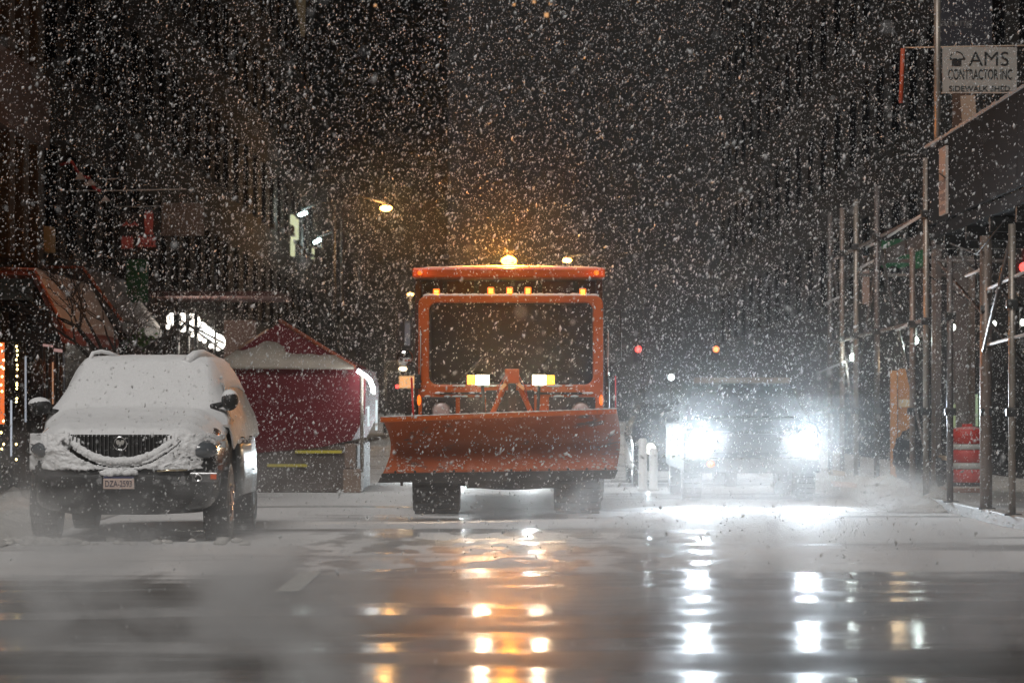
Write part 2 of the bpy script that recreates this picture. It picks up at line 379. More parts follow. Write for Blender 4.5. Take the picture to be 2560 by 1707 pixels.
# hopper body behind the cab
xl, xr = TX(1032, 42), TX(1512, 42)
yb0 = 42.0
bm = NB()
bx(bm, xl + 0.03, xl + 0.11, yb0, 47.5, 0.9, TZ(698, 42)); bx(bm, xr - 0.11, xr - 0.03, yb0, 47.5, 0.9, TZ(698, 42))
bx(bm, xl + 0.11, xr - 0.11, yb0 + 0.55, yb0 + 0.62, 0.9, TZ(698, 42)); bx(bm, xl + 0.11, xr - 0.11, 47.4, 47.5, 0.9, TZ(698, 42))
bx(bm, xl + 0.11, xr - 0.11, yb0 + 0.62, 47.4, 0.9, 1.0)
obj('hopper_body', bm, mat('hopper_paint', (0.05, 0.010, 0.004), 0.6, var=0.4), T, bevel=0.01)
boxo('canopy_rail', M_orange, T, xl, xr, yb0 - 0.25, yb0 + 0.5, TZ(694, 41.75), TZ(669, 41.75), bevel=0.025)
boxo('hopper_cover', M_black, T, xl + 0.02, xr - 0.02, yb0 + 0.51, 47.5, TZ(696, 42), TZ(678, 42))
bm = NB(); blob(bm, ((xl + xr) / 2, yb0 + 0.15, TZ(668, 41.9)), (1.18, 0.28, 0.03), 3, 0.3, 6); obj('snow_on_rail', bm, M_snow, T, smooth=True)
for px in (1110, 1190, 1350, 1440):                  # dark bracing seen below the rail
    boxo('hopper_brace', M_black, T, TX(px, 42) - 0.03, TX(px, 42) + 0.03, yb0 + 0.46, yb0 + 0.54, 1.2, TZ(700, 42))
# cab shell with big one-piece windscreen opening
dC = 40.0
cx0, cx1 = X(1046, dC), X(1508, dC); zt, zb = Z(739, dC), Z(1100, dC)
wx0, wx1, wz1, wz0 = X(1073, dC), X(1482, dC), Z(757, dC), Z(961, dC)
def rrect(x0, x1, z0, z1, r, n=6):
    pts = []
    for (cx, cz, a0) in ((x1 - r, z1 - r, 0), (x0 + r, z1 - r, 90), (x0 + r, z0 + r, 180), (x1 - r, z0 + r, 270)):
        for k in range(n + 1):
            a = R(a0 + 90 * k / n); pts.append((cx + r * math.cos(a), cz + r * math.sin(a)))
    return pts
def ring_face(bm, outer, inner, y0, y1):
    n = len(outer)
    Vv = {}
    for nm, pts in (('o', outer), ('i', inner)):
        for yy in (y0, y1): Vv[nm, yy] = [bm.verts.new((p[0], yy, p[1])) for p in pts]
    for i in range(n):
        j = (i + 1) % n
        bm.faces.new((Vv['o', y0][i], Vv['o', y0][j], Vv['i', y0][j], Vv['i', y0][i]))
        bm.faces.new((Vv['o', y1][i], Vv['i', y1][i], Vv['i', y1][j], Vv['o', y1][j]))
        bm.faces.new((Vv['o', y0][i], Vv['o', y1][i], Vv['o', y1][j], Vv['o', y0][j]))
        bm.faces.new((Vv['i', y0][i], Vv['i', y0][j], Vv['i', y1][j], Vv['i', y1][i]))
bm = NB(); ring_face(bm, rrect(cx0, cx1, zb, zt, 0.11), rrect(wx0, wx1, wz0, wz1, 0.10), dC - 0.04, dC + 0.10)
obj('cab_front', bm, M_orange, T, smooth=False, bevel=0.02)
bm = NB(); pts = rrect(cx0 + 0.01, cx1 - 0.01, zb, zt - 0.01, 0.10)
A = [bm.verts.new((p[0], dC + 0.10, p[1])) for p in pts]; B = [bm.verts.new((p[0], dC + 1.6, p[1])) for p in pts]
for i in range(len(pts)): bm.faces.new((A[i], A[(i + 1) % len(pts)], B[(i + 1) % len(pts)], B[i]))
bm.faces.new(B)
obj('cab_shell', bm, M_orange, T)
M_wind = mat('windscreen_glass', (0.004, 0.004, 0.004), 0.25, spec=0.2, var=0.5, vscale=2)
bm = NB(); prism(bm, rrect(wx0 + 0.002, wx1 - 0.002, wz0 + 0.002, wz1 - 0.002, 0.1), 'y', dC + 0.03, dC + 0.045); obj('windscreen', bm, M_wind, T)
bm = NB(); ring_face(bm, rrect(wx0 + 0.001, wx1 - 0.001, wz0 + 0.001, wz1 - 0.001, 0.1), rrect(wx0 + 0.025, wx1 - 0.025, wz0 + 0.025, wz1 - 0.025, 0.08), dC - 0.005, dC + 0.029)
obj('windscreen_seal', bm, M_rubber, T)
for (pa, pb) in (((1330, 948), (1405, 850)), ((1150, 950), (1228, 870))):      # wipers
    a, b = W(pa[0], pa[1], dC - 0.03), W(pb[0], pb[1], dC - 0.02)
    tubeo('wiper', M_black, T, [a, (a + b) / 2 + Vector((0, -0.02, 0)), b], 0.011, 6)
bm = NB()                                            # snow on the cab roof edge
for i in range(26):
    u = i / 25; blob(bm, (cx0 + 0.12 + u * (cx1 - cx0 - 0.24), dC + 0.12, zt + 0.004), (0.075, 0.16, 0.022 + 0.012 * random.random()), 2, 0.2, 9, i)
tag(obj('roof_snow', bm, M_snow, T, smooth=True), kind='stuff')
# amber clearance lamps on the cab roof, and on the canopy rail
for px, py in ((1091, 731), (1227, 727), (1274, 727), (1320, 727), (1457, 730)):
    p = W(px, py, dC + 0.02)
    bm = NB(); bx(bm, p.x - 0.042, p.x + 0.042, p.y - 0.03, p.y + 0.05, p.z - 0.05, p.z + 0.045)
    h = obj('marker_lamp', bm, E_amber, T, bevel=0.012)
    boxo('lens', E_amber2, h, p.x - 0.026, p.x + 0.026, p.y - 0.036, p.y - 0.031, p.z - 0.005, p.z + 0.026)
    boxo('lens', E_amber2, h, p.x - 0.026, p.x + 0.026, p.y - 0.036, p.y - 0.031, p.z - 0.034, p.z - 0.012)
for px in (1050, 1491):
    p = W(px, 682, 41.72); bm = NB(); blob(bm, p, (0.035, 0.03, 0.035), 2); obj('marker_lamp', bm, E_amber, T, smooth=True)
    lamp('marker_glow', 'POINT', p + Vector((0, -0.06, 0)), 0.8, (1, 0.22, 0.03), T, size=0.03)
# rotating beacon
p = W(1272, 652, 42.1)
bm = NB(); lathe(bm, [(0.075, 0), (0.075, 0.03), (0.06, 0.035)], (p.x, p.y, TZ(669, 42.1)), n=16); bc = obj('beacon', bm, M_black, T)
bm = NB(); blob(bm, p, (0.105, 0.085, 0.062), 3); obj('dome', bm, E_beacon, bc, smooth=True)
lamp('beacon_light', 'POINT', p + Vector((0, -0.03, 0.11)), 520, (1.0, 0.30, 0.02), T, size=0.07)
# lower cab panel details: recessed road lamps, grille, plate
for px, s in ((1103, 1), (1452, 1)):
    d = dC - 0.05; p = W(px, 1028, d)
    boxo('lamp_recess', M_black, T, p.x - 0.24, p.x + 0.18, d - 0.03, d + 0.006, Z(1060, d), Z(992, d), bevel=0.01)
    bm = NB(); lathe(bm, [(0.17, 0), (0.17, -0.05), (0.125, -0.05), (0.125, -0.02)], (p.x, d - 0.033, p.z), axis='y', n=28, cap=False); obj('lamp_ring', bm, M_rubber, T)
    bm = NB(); lathe(bm, [(0.12, -0.025), (0.09, -0.05), (0.03, -0.06)], (p.x, d - 0.033, p.z), axis='y', n=24); obj('lamp_glass', bm, mat('dull_lens', (0.45, 0.33, 0.3), 0.3), T, smooth=True)
boxo('radiator_grille', M_black, T, X(1215, dC), X(1335, dC), dC - 0.08, dC - 0.042, Z(1075, dC), Z(975, dC), bevel=0.01)
for i in range(6):
    z = Z(1070 - i * 16, dC); boxo('grille_slat', M_darkmetal, T, X(1218, dC), X(1332, dC), dC - 0.10, dC - 0.081, z - 0.012, z + 0.012)
boxo('headlamp_recess', M_black, T, X(1150, dC), X(1208, dC), dC - 0.06, dC - 0.042, Z(1060, dC), Z(992, dC))
boxo('headlamp_recess', M_black, T, X(1372, dC), X(1420, dC), dC - 0.06, dC - 0.042, Z(1060, dC), Z(992, dC))
bm = NB(); bx(bm, X(1100, dC), X(1455, dC), dC - 0.06, dC - 0.042, Z(986, dC), Z(980, dC)); obj('trim_strip', bm, M_darkmetal, T)
for px in (1048, 1503):                              # amber side repeaters
    p = W(px, 1000, dC - 0.02); bm = NB(); blob(bm, p, (0.028, 0.05, 0.075), 2); obj('side_marker', bm, E_amber, T, smooth=True)
# west coast mirrors
def mirror(px_out, px_in, full):
    d = 39.9
    r = NB(); s = 1 if px_in > px_out else -1
    tube(r, [W(px_in + 14 * s, 777, d), W(px_out + 3 * s, 777, d), W(px_out, 782, d), W(px_out, 915, d), W(px_in - 4 * s, 905, d)] if full else
         [W(px_in + 4 * s, 773, d), W(px_out + 3 * s, 773, d), W(px_out, 778, d), W(px_out, 900, d), W(px_in - 4 * s, 925, d)], 0.008, 6)
    arm = obj('mirror_bracket', r, M_darkmetal, T, smooth=True)
    if full:
        bm = NB(); ring_face(bm, rrect(X(1001, d), X(1030, d), Z(872, d), Z(791, d), 0.02), rrect(X(1011, d), X(1026, d), Z(864, d), Z(800, d), 0.02), d - 0.05, d + 0.02)
        obj('mirror_frame', bm, M_black, arm)
        boxo('mirror_glass', mat('mirror_glass', (0.25, 0.27, 0.3), 0.35, metal=0.3), arm, X(1009, d), X(1028, d), d - 0.02, d - 0.01, Z(866, d), Z(798, d))
        bm = NB(); p = W(1012, 893, d); lathe(bm, [(0.095, 0.03), (0.1, 0.0), (0.092, -0.02), (0.07, -0.035), (0.03, -0.045)], (p.x, d - 0.03, p.z), axis='y', n=28)
        obj('spot_mirror', bm, M_chrome, arm, smooth=True)
        tubeo('mirror_strut', M_black, arm, [W(1028, 905, d), W(1044, 938, d), W(1052, 956, d)], 0.016, 8)
        boxo('mirror_base', M_black, arm, X(1036, d), X(1052, d), d - 0.05, d + 0.03, Z(972, d), Z(935, d), bevel=0.015)
mirror(992, 1030, True)
mirror(1552, 1506, False)
tubeo('exhaust_pipe', M_darkmetal, T, [W(1518, 1035, 40.8), W(1518, 845, 40.8)], 0.032, 12)
boxo('fuel_box', M_black, T, X(1012, 40.6), X(1045, 40.6), 40.6, 41.6, Z(1040, 40.6), Z(1000, 40.6), bevel=0.02)
boxo('step_box', M_black, T, X(1016, 41.8), X(1060, 41.8), 41.7, 42.4, 0.75, 1.0, bevel=0.02)
# chassis, bumper, axle
boxo('bumper', M_black, T, X(1060, 39.9), X(1500, 39.9), 39.7, 39.94, 0.42, 0.72, bevel=0.03)
bm = NB(); pts = [(-0.95, 0.46)] + [(-0.95 + 1.9 * k / 10, 0.40 - 0.10 * math.sin(math.pi * k / 10)) for k in range(11)] + [(0.95, 0.46)]
prism(bm, pts, 'y', 40.9, 41.05); obj('front_axle', bm, M_black, T)
boxo('chassis', M_black, T, -0.5, 0.5, 40.2, 47.2, 0.5, 0.85)
boxo('engine_sump', M_black, T, -0.85, 0.95, 40.3, 41.6, 0.40, 0.62, bevel=0.04)
def wheel(parent, cx, cy_, cz, r, w, side, name='wheel', tread=True):
    bm = NB(); s = w / 2
    lathe(bm, [(r * 0.55, -s * 0.9), (r * 0.93, -s), (r * 0.985, -s * 0.86), (r, -s * 0.6), (r, s * 0.6), (r * 0.985, s * 0.86), (r * 0.93, s), (r * 0.55, s * 0.9)], (cx, cy_, cz), axis='x', n=40)
    wh = obj(name, bm, M_rubber, parent, smooth=True)
    if tread:
        bm = NB()
        for k in range(30):
            a = 2 * math.pi * k / 30
            for q in (-1, 1):
                c = Vector((cx + q * s * 0.5, cy_ + math.cos(a) * r, cz + math.sin(a) * r))
                bx(bm, c.x - s * 0.42, c.x + s * 0.42, c.y - 0.012, c.y + 0.02, c.z - 0.03, c.z + 0.03, Matrix.Rotation(a, 3, 'X'), c)
        tag(obj('tread', bm, M_rubber, wh), kind='stuff')
    o_ = s * side
    bm = NB(); lathe(bm, [(r * 0.56, o_ * 0.7), (r * 0.56, o_ * 0.98), (r * 0.5, o_ * 0.9), (r * 0.45, o_ * 0.5), (r * 0.18, o_ * 0.45), (r * 0.16, o_ * 0.85), (0.02, o_ * 0.9)], (cx, cy_, cz), axis='x', n=24)
    obj('rim', bm, mat('rim_metal', (0.35, 0.33, 0.31), 0.35, metal=0.8), wh, smooth=True)
    return wh
for px, s in ((1092, -1), (1444, 1)):
    for k, w in ((0, 0.42),):
        wheel(T, X(px, 41.0) , 41.0, 0.52, 0.52, 0.6, s)
for px, s in ((1085, -1), (1456, 1)):
    wheel(T, X(px, 45.6), 45.6, 0.52, 0.52, 0.58, s)
for s, pa in ((-1, 1040), (1, 1510)):
    boxo('mud_flap', M_rubber, T, X(pa, 41.8) - 0.3 * (s > 0), X(pa, 41.8) + 0.3 * (s < 0), 41.75, 41.77, 0.25, 0.95)
bm = NB()
for k in range(46):
    x = random.uniform(cx0 + 0.05, cx1 - 0.05); zz = random.choice((Z(962, dC) - 0.01, Z(982, dC), Z(990, dC)))
    blob(bm, (x, dC - 0.045, zz), (0.03 + 0.05 * random.random(), 0.02, 0.008 + 0.012 * random.random()), 1, 0.3, 12, k)
tag(obj('ledge_snow', bm, M_snow, T, smooth=True), kind='stuff')
for k, (xa, xb, zs) in enumerate(((-0.55, -0.2, 1.32), (0.2, 0.6, 1.30), (-0.3, 0.25, 1.2), (0.45, 0.9, 1.22))):
    tubeo('hose', M_rubber, T, [(xa, dC - 0.1, zs), ((xa * 2 + xb) / 3, dC - 0.2, zs - 0.12), ((xa + xb * 2) / 3, dC - 0.2, zs - 0.13), (xb, dC - 0.1, zs - 0.02)], 0.016, 6)
for s in (-1, 1):
    for k in range(3): tubeo('grab_rail', M_chrome, T, [(s * 1.17 + (0.03 if s > 0 else 0.03), dC - 0.06, 1.75 + 0.0 * k), (s * 1.17 + 0.03, dC - 0.09, 1.80), (s * 1.17 + 0.03, dC - 0.09, 2.3), (s * 1.17 + 0.03, dC - 0.06, 2.35)], 0.010, 6) if k == 0 else None
# plough lamps on their own brackets, between blade and cab
for pcx, s in ((1196, 1), (1359, -1)):
    d = 39.25
    if s > 0: xa, xb, xc, xd = 1168, 1186, 1189, 1223
    else: xa, xb, xc, xd = 1386, 1368, 1365, 1331
    h = boxo('plow_lamp', M_black, T, min(X(xa, d), X(xd, d)) - 0.012, max(X(xa, d), X(xd, d)) + 0.012, d, d + 0.16, Z(963, d), Z(936, d), bevel=0.015)
    a, b = sorted((X(xa, d), X(xb, d))); boxo('turn_lens', E_turn, h, a, b, d - 0.02, d - 0.002, Z(961, d), Z(938, d), bevel=0.006)
    a, b = sorted((X(xc, d), X(xd, d))); boxo('head_lens', E_plow, h, a, b, d - 0.02, d - 0.002, Z(962, d), Z(937, d), bevel=0.006)
    tubeo('lamp_bracket', M_black, h, [((X(xc, d) + X(xd, d)) / 2, d + 0.08, Z(964, d)), ((X(xc, d) + X(xd, d)) / 2 * 0.9, d + 0.1, 1.0)], 0.02, 8)
    q = Vector(((X(xc, d) + X(xd, d)) / 2, d - 0.08, Z(950, d)))
    lamp('plow_lamp_beam', 'SPOT', q, 110, (1.0, 0.72, 0.46), T, aim=(q.x * 0.6, 33, -0.9), size=0.06, spot=110, blend=0.9)
# hitch tower between the lamps
d = 39.3
bm = NB()
tube(bm, [W(1280, 925, d), W(1228, 1040, d)], 0.035, 8); tube(bm, [W(1280, 925, d), W(1332, 1040, d)], 0.035, 8)
bx(bm, X(1262, d), X(1298, d), d - 0.05, d + 0.06, Z(958, d), Z(922, d))
obj('hitch_tower', bm, M_orange, T, bevel=0.01)
boxo('lift_cylinder', M_darkmetal, T, -0.05, 0.05, d - 0.12, d - 0.04, 0.9, Z(960, d), bevel=0.01)
for s in (-1, 1):
    p = W(1280 + s * 23, 966, d - 0.1)
    boxo('tower_reflector', mat('amber_reflector', (0.8, 0.42, 0.2), 0.3), T, p.x - 0.05, p.x + 0.05, p.y - 0.02, p.y, p.z - 0.02, p.z + 0.02, rot=Matrix.Rotation(R(40 * s), 3, 'Y'))
    tubeo('hydraulic_hose', mat('red_hose', (0.35, 0.04, 0.02), 0.5), T, [W(1280 + s * 18, 940, d - 0.1), W(1280 + s * 32, 965, d - 0.14), W(1280 + s * 40, 1000, d - 0.1)], 0.008, 6)
# blade: swept curved profile, angled so that its left end is nearer the camera
PL = empty('plow_blade', (0, 38.2, 0.3), None, None); PL.parent = T; PL.location = Vector((0, 38.2, 0.3)) - T.location
dl, dr = 37.6, 38.75
def blade_pt(u, v, off=0.0):
    # u 0..1 left to right, v 0..1 bottom to top: edge outlines from the photograph's proportions
    z = (1 - u) * (Z(1185, dl) + v * (Z(1044, dl) - Z(1185, dl))) + u * (Z(1176, dr) + v * (Z(1023, dr) - Z(1176, dr)))
    inl = 0.085 * math.sin(math.pi * min(1, v * 1.02)) ** 1.0
    xl_ = X(956, dl) + inl; xr_ = X(1541, dr) + 0.02 + 0.06 * math.sin(math.pi * v) - 0.02
    x = xl_ + (xr_ - xl_) * u
    y = dl + (dr - dl) * u + 0.46 * math.sin(math.pi * (v * 0.93 + 0.02)) - 0.20 * v + off
    return Vector((x, y, z))
bm = NB(); nu, nv = 40, 18; F = {}; K = {}
for i in range(nu + 1):
    for j in range(nv + 1):
        F[i, j] = bm.verts.new(blade_pt(i / nu, j / nv)); K[i, j] = bm.verts.new(blade_pt(i / nu, j / nv, 0.03))
for i in range(nu):
    for j in range(nv):
        bm.faces.new((F[i, j], F[i + 1, j], F[i + 1, j + 1], F[i, j + 1])); bm.faces.new((K[i, j], K[i, j + 1], K[i + 1, j + 1], K[i + 1, j]))
for i in range(nu):
    bm.faces.new((F[i, 0], K[i, 0], K[i + 1, 0], F[i + 1, 0])); bm.faces.new((F[i, nv], F[i + 1, nv], K[i + 1, nv], K[i, nv]))
for j in range(nv):
    bm.faces.new((F[0, j], F[0, j + 1], K[0, j + 1], K[0, j])); bm.faces.new((F[nu, j], K[nu, j], K[nu, j + 1], F[nu, j + 1]))
obj('moldboard', bm, M_blade, PL, smooth=True)
bm = NB()                                            # folded top lip
a, b = blade_pt(0, 1), blade_pt(1, 1)
tv = (b - a).normalized()
for (p, q) in ((a + Vector((-0.02, 0, 0)), b),):
    vs = []
    for e in (p, q):
        vs += [bm.verts.new(e + Vector(o)) for o in ((0, -0.05, 0.0), (0, 0.04, 0.012), (0, 0.05, -0.05), (0, -0.055, -0.055))]
    for k in range(4): bm.faces.new((vs[k], vs[(k + 1) % 4], vs[4 + (k + 1) % 4], vs[4 + k]))
    bm.faces.new(vs[:4][::-1]); bm.faces.new(vs[4:])
obj('top_lip', bm, M_orange, PL, bevel=0.012)
bm = NB()
for k in range(30):
    u = (k + 0.5) / 30; p = blade_pt(u, 1); blob(bm, (p.x, p.y, p.z + 0.012), (0.065, 0.045, 0.006 + 0.004 * random.random()), 1, 0.1, 5, k)
tag(obj('lip_snow', bm, M_snow, PL, smooth=True), kind='stuff')
bm = NB()                                            # steel cutting edge, hanging below
a, b = blade_pt(0, 0), blade_pt(1, 0)
vs = []
for e, ez in ((a + Vector((-0.025, -0.06, 0.0)), 0.10), (b + Vector((0, -0.06, 0)), 0.10)):
    vs += [bm.verts.new(e + Vector(o)) for o in ((0.02, 0, 0.01), (0.02, 0.05, 0.01), (-0.025, 0.04, -ez), (-0.025, -0.02, -ez))]
for k in range(4): bm.faces.new((vs[k], vs[(k + 1) % 4], vs[4 + (k + 1) % 4], vs[4 + k]))
bm.faces.new(vs[:4][::-1]); bm.faces.new(vs[4:])
obj('cutting_edge', bm, M_darkmetal, PL, bevel=0.006)
for u in (0.08, 0.5, 0.92):
    p = blade_pt(u, 0, -0.05); tubeo('skid_foot', M_darkmetal, PL, [p + Vector((0, 0.05, -0.02)), p + Vector((0, 0.05, -0.14))], 0.018, 10)
bolt = None
for k in range(12):
    p = blade_pt(0.05 + 0.9 * k / 11, 0.035, -0.012)
    if bolt is None:
        bm = NB(); lathe(bm, [(0.016, 0.0), (0.016, -0.012), (0.008, -0.016)], p, axis='y', n=8); bolt = obj('bolt', bm, M_darkmetal, PL); pb0 = p
    else: c = bolt.copy(); C.objects.link(c); c.parent = PL; c.location = p - pb0
bm = NB()
for k in range(110):
    u = random.random(); v = 0.02 + abs(random.gauss(0, 0.16)); p = blade_pt(u, min(0.6, v), -0.004)
    blob(bm, p, (0.010 + 0.022 * random.random(), 0.006, 0.006 + 0.012 * random.random()), 1, 0.4, 20, k)
tag(obj('packed_snow', bm, M_snow_dirty, PL, smooth=True), kind='stuff')
for u in (0.16, 0.33, 0.5, 0.67, 0.84):              # ribs behind the blade
    bm = NB(); pr = [blade_pt(u, v / 8, 0.031) for v in range(9)]
    vs = []
    for q in (-0.012, 0.012):
        vs.append([bm.verts.new((p.x + q, p.y, p.z)) for p in pr] + [bm.verts.new((p.x + q, p.y + 0.1, p.z)) for p in reversed(pr)])
    n = len(vs[0])
    for k in range(n): bm.faces.new((vs[0][k], vs[0][(k + 1) % n], vs[1][(k + 1) % n], vs[1][k]))
    bm.faces.new(vs[0][::-1]); bm.faces.new(vs[1]); obj('blade_rib', bm, M_blade, PL)
M_redrod = mat('red_rod', (0.55, 0.02, 0.02), 0.4)
pa = blade_pt(0.13, 1); tubeo('marker_rod', M_redrod, PL, [pa, Vector((X(1030, 38), 37.85, Z(945, 38)))], 0.013, 6)
pa = blade_pt(0.995, 1); tubeo('marker_rod', M_redrod, PL, [pa, Vector((X(1539, 38.7), 38.75, Z(940, 38.7)))], 0.010, 6)
boxo('push_frame', M_black, PL, -0.55, 0.55, 38.6, 39.8, 0.38, 0.52)

# ------------------------------------------------------------------ vehicle following behind the plough (only its light spills past)
def simple_car(name, cx, y, w, h, label, paint):
    r = empty(name, (cx, y, 0), label, 'car')
    prof = [(0.05, 0.28), (0.0, 0.5), (0.06, 0.78), (0.9, 0.98), (1.6, h - 0.04), (2.2, h), (3.6, h - 0.02), (4.3, 1.05), (4.5, 0.9), (4.5, 0.3)]
    bm = NB(); rows = []
    for q in (-1, -0.92, 0.92, 1):
        k = 1.0 if abs(q) < 1 else 0.97
        rows.append([bm.verts.new((cx + q * w / 2 * (0.80 if (pz > 1.15) else 1.0), y + py_, 0.28 + (pz - 0.28) * k)) for py_, pz in prof])
    for a, b in zip(rows, rows[1:]):
        for i in range(len(prof)): bm.faces.new((a[i], a[(i + 1) % len(prof)], b[(i + 1) % len(prof)], b[i]))
    bm.faces.new(rows[0][::-1]); bm.faces.new(rows[-1])
    obj('body', bm, paint, r, bevel=0.03)
    for s in (-1, 1):
        for yy in (0.85, 3.6): wheel(r, cx + s * (w / 2 - 0.12), y + yy, 0.34, 0.34, 0.22, s, tread=False)
    return r
FC = simple_car('following_car', -0.35, 60, 1.85, 1.45, 'car with bright headlights hidden close behind the plow truck', M_carpaint)
for s in (-1, 1):
    p = Vector((-0.35 + s * 0.68, 59.98, 0.66)); bm = NB(); blob(bm, p, (0.12, 0.05, 0.08), 2); obj('headlight', bm, E_bulb, FC, smooth=True)
    lamp('headlight_beam', 'SPOT', p + Vector((0, -0.12, 0)), 650, (0.85, 0.95, 1.0), FC, aim=(p.x + s * 1.2, 30, 0.3), size=0.08, spot=80, blend=0.8)

# ------------------------------------------------------------------ oncoming pickup at the right
JX, JY = 3.43, 45.7
J = empty('pickup_truck', (JX, JY, 0), 'dark pickup with blinding white headlights driving beside the plow', 'pickup')
w2 = 0.97
def jz(py): return Z(py, JY)
bm = NB()
prof = [(0.10, 0.42), (0.02, 0.55), (0.0, 0.80), (0.05, 1.02), (0.35, 1.10), (1.35, 1.16), (1.9, 1.62), (2.2, 1.70), (3.3, 1.70), (3.7, 1.15), (5.3, 1.12), (5.35, 0.45)]
rows = []
for q, kx in ((-1, 0.97), (-0.94, 1), (-0.5, 1), (0.5, 1), (0.94, 1), (1, 0.97)):
    row = []
    for py_, pz in prof:
        ww = w2 * (0.80 if pz > 1.3 else 1.0)
        row.append(bm.verts.new((JX + q * ww, JY + py_ + 0.12 * abs(q) ** 3, 0.42 + (pz - 0.42) * kx)))
    rows.append(row)
for a, b in zip(rows, rows[1:]):
    for i in range(len(prof)): bm.faces.new((a[i], a[(i + 1) % len(prof)], b[(i + 1) % len(prof)], b[i]))
bm.faces.new(rows[0][::-1]); bm.faces.new(rows[-1])
obj('body', bm, mat('matte_dark_paint', (0.004, 0.0045, 0.005), 0.6, spec=0.08), J, bevel=0.04)
bm = NB(); vs = [bm.verts.new(v) for v in ((JX - 0.74, JY + 1.42, 1.2), (JX + 0.74, JY + 1.42, 1.2), (JX + 0.66, JY + 1.86, 1.60), (JX - 0.66, JY + 1.86, 1.60))]
f = bm.faces.new(vs); rr = bmesh.ops.extrude_face_region(bm, geom=[f]); bmesh.ops.translate(bm, verts=[g for g in rr['geom'] if isinstance(g, bmesh.types.BMVert)], vec=(0, -0.03, 0.02))
obj('windscreen', bm, M_glass_dark, J)
boxo('roof_rack', mat('tan_bar', (0.20, 0.16, 0.13), 0.6), J, JX - 0.72, JX + 0.72, JY + 1.9, JY + 2.1, 1.715, 1.80, bevel=0.02)
boxo('grille', M_black, J, JX - 0.52, JX + 0.52, JY - 0.03, JY + 0.0, 0.70, 0.98, bevel=0.01)
for i in range(5): boxo('grille_slat', M_darkmetal, J, JX - 0.5, JX + 0.5, JY - 0.05, JY - 0.032, 0.73 + i * 0.052, 0.742 + i * 0.052)
boxo('bumper', M_darkmetal, J, JX - 0.96, JX + 0.96, JY - 0.12, JY - 0.06, 0.42, 0.64, bevel=0.03)
boxo('plate', M_darkmetal, J, JX - 0.15, JX + 0.15, JY - 0.14, JY - 0.125, 0.50, 0.62)
for s in (-1, 1):
    wheel(J, JX + s * 0.82, JY + 0.95, 0.40, 0.40, 0.28, s); wheel(J, JX + s * 0.82, JY + 4.4, 0.40, 0.40, 0.28, s, tread=False)
    bm = NB(); blob(bm, (JX + s * 1.08, JY + 1.5, 1.22), (0.13, 0.07, 0.1), 2); obj('wing_mirror', bm, M_black, J, smooth=True)
    p = Vector((JX + s * 0.77, JY - 0.06, 0.90))
    bm = NB(); lathe(bm, [(0.12, 0.06), (0.13, 0), (0.12, -0.03), (0.085, -0.045), (0.03, -0.05)], p, axis='y', n=24); obj('headlight', bm, E_head, J, smooth=True)
    lamp('headlight_beam', 'SPOT', p + Vector((0, -0.10, 0)), 1800, (0.78, 0.90, 1.0), J, aim=(p.x - 1.4, 22, 0.2), size=0.09, spot=66, blend=1.0)
p = Vector((JX - 0.60, JY - 0.14, 0.55)); bm = NB(); blob(bm, p, (0.06, 0.04, 0.05), 2); obj('fog_lamp', bm, E_amber, J, smooth=True)
# second car half lost in the glare, behind and left of the pickup
J2 = simple_car('oncoming_car', 2.95, 54, 1.8, 1.45, 'second car lost in the white glare between pickup and plow', M_carpaint)
for s in (-1, 1):
    p = Vector((2.95 + s * 0.62, 53.97, 0.66)); bm = NB(); blob(bm, p, (0.10, 0.05, 0.09), 2); obj('headlight', bm, E_bulb, J2, smooth=True)
lamp('headlight_beam', 'SPOT', (2.33, 53.8, 0.66), 130, (0.78, 0.93, 1.0), J2, aim=(1.2, 12, 0.3), size=0.08, spot=60, blend=0.9)
# two pale posts in the glare
for px, w, y0, lab in ((1607, 0.07, 1095, 'taller pale bollard in the glare right of the plow blade'), (1634, 0.07, 1120, 'shorter pale bollard in the glare nearer the pickup')):
    bm = NB(); p = W(px, 1019, 52); lathe(bm, [(w * 1.3, 0), (w * 1.3, 0.04), (w, 0.06), (w, Z(y0, 52) - 0.03), (w * 0.7, Z(y0, 52))], (p.x, 52, 0.0), n=16)
    tag(obj('bollard', bm, mat('white_post', (0.75, 0.75, 0.75), 0.5), None, smooth=True), lab, 'bollard', 'pale bollards in the glare')

# ------------------------------------------------------------------ parked SUV under snow
SX, SY = -3.90, 32.0
S = empty('parked_suv', (SX, SY, 0), 'black SUV parked at left with hood, windshield and roof under snow', 'car')
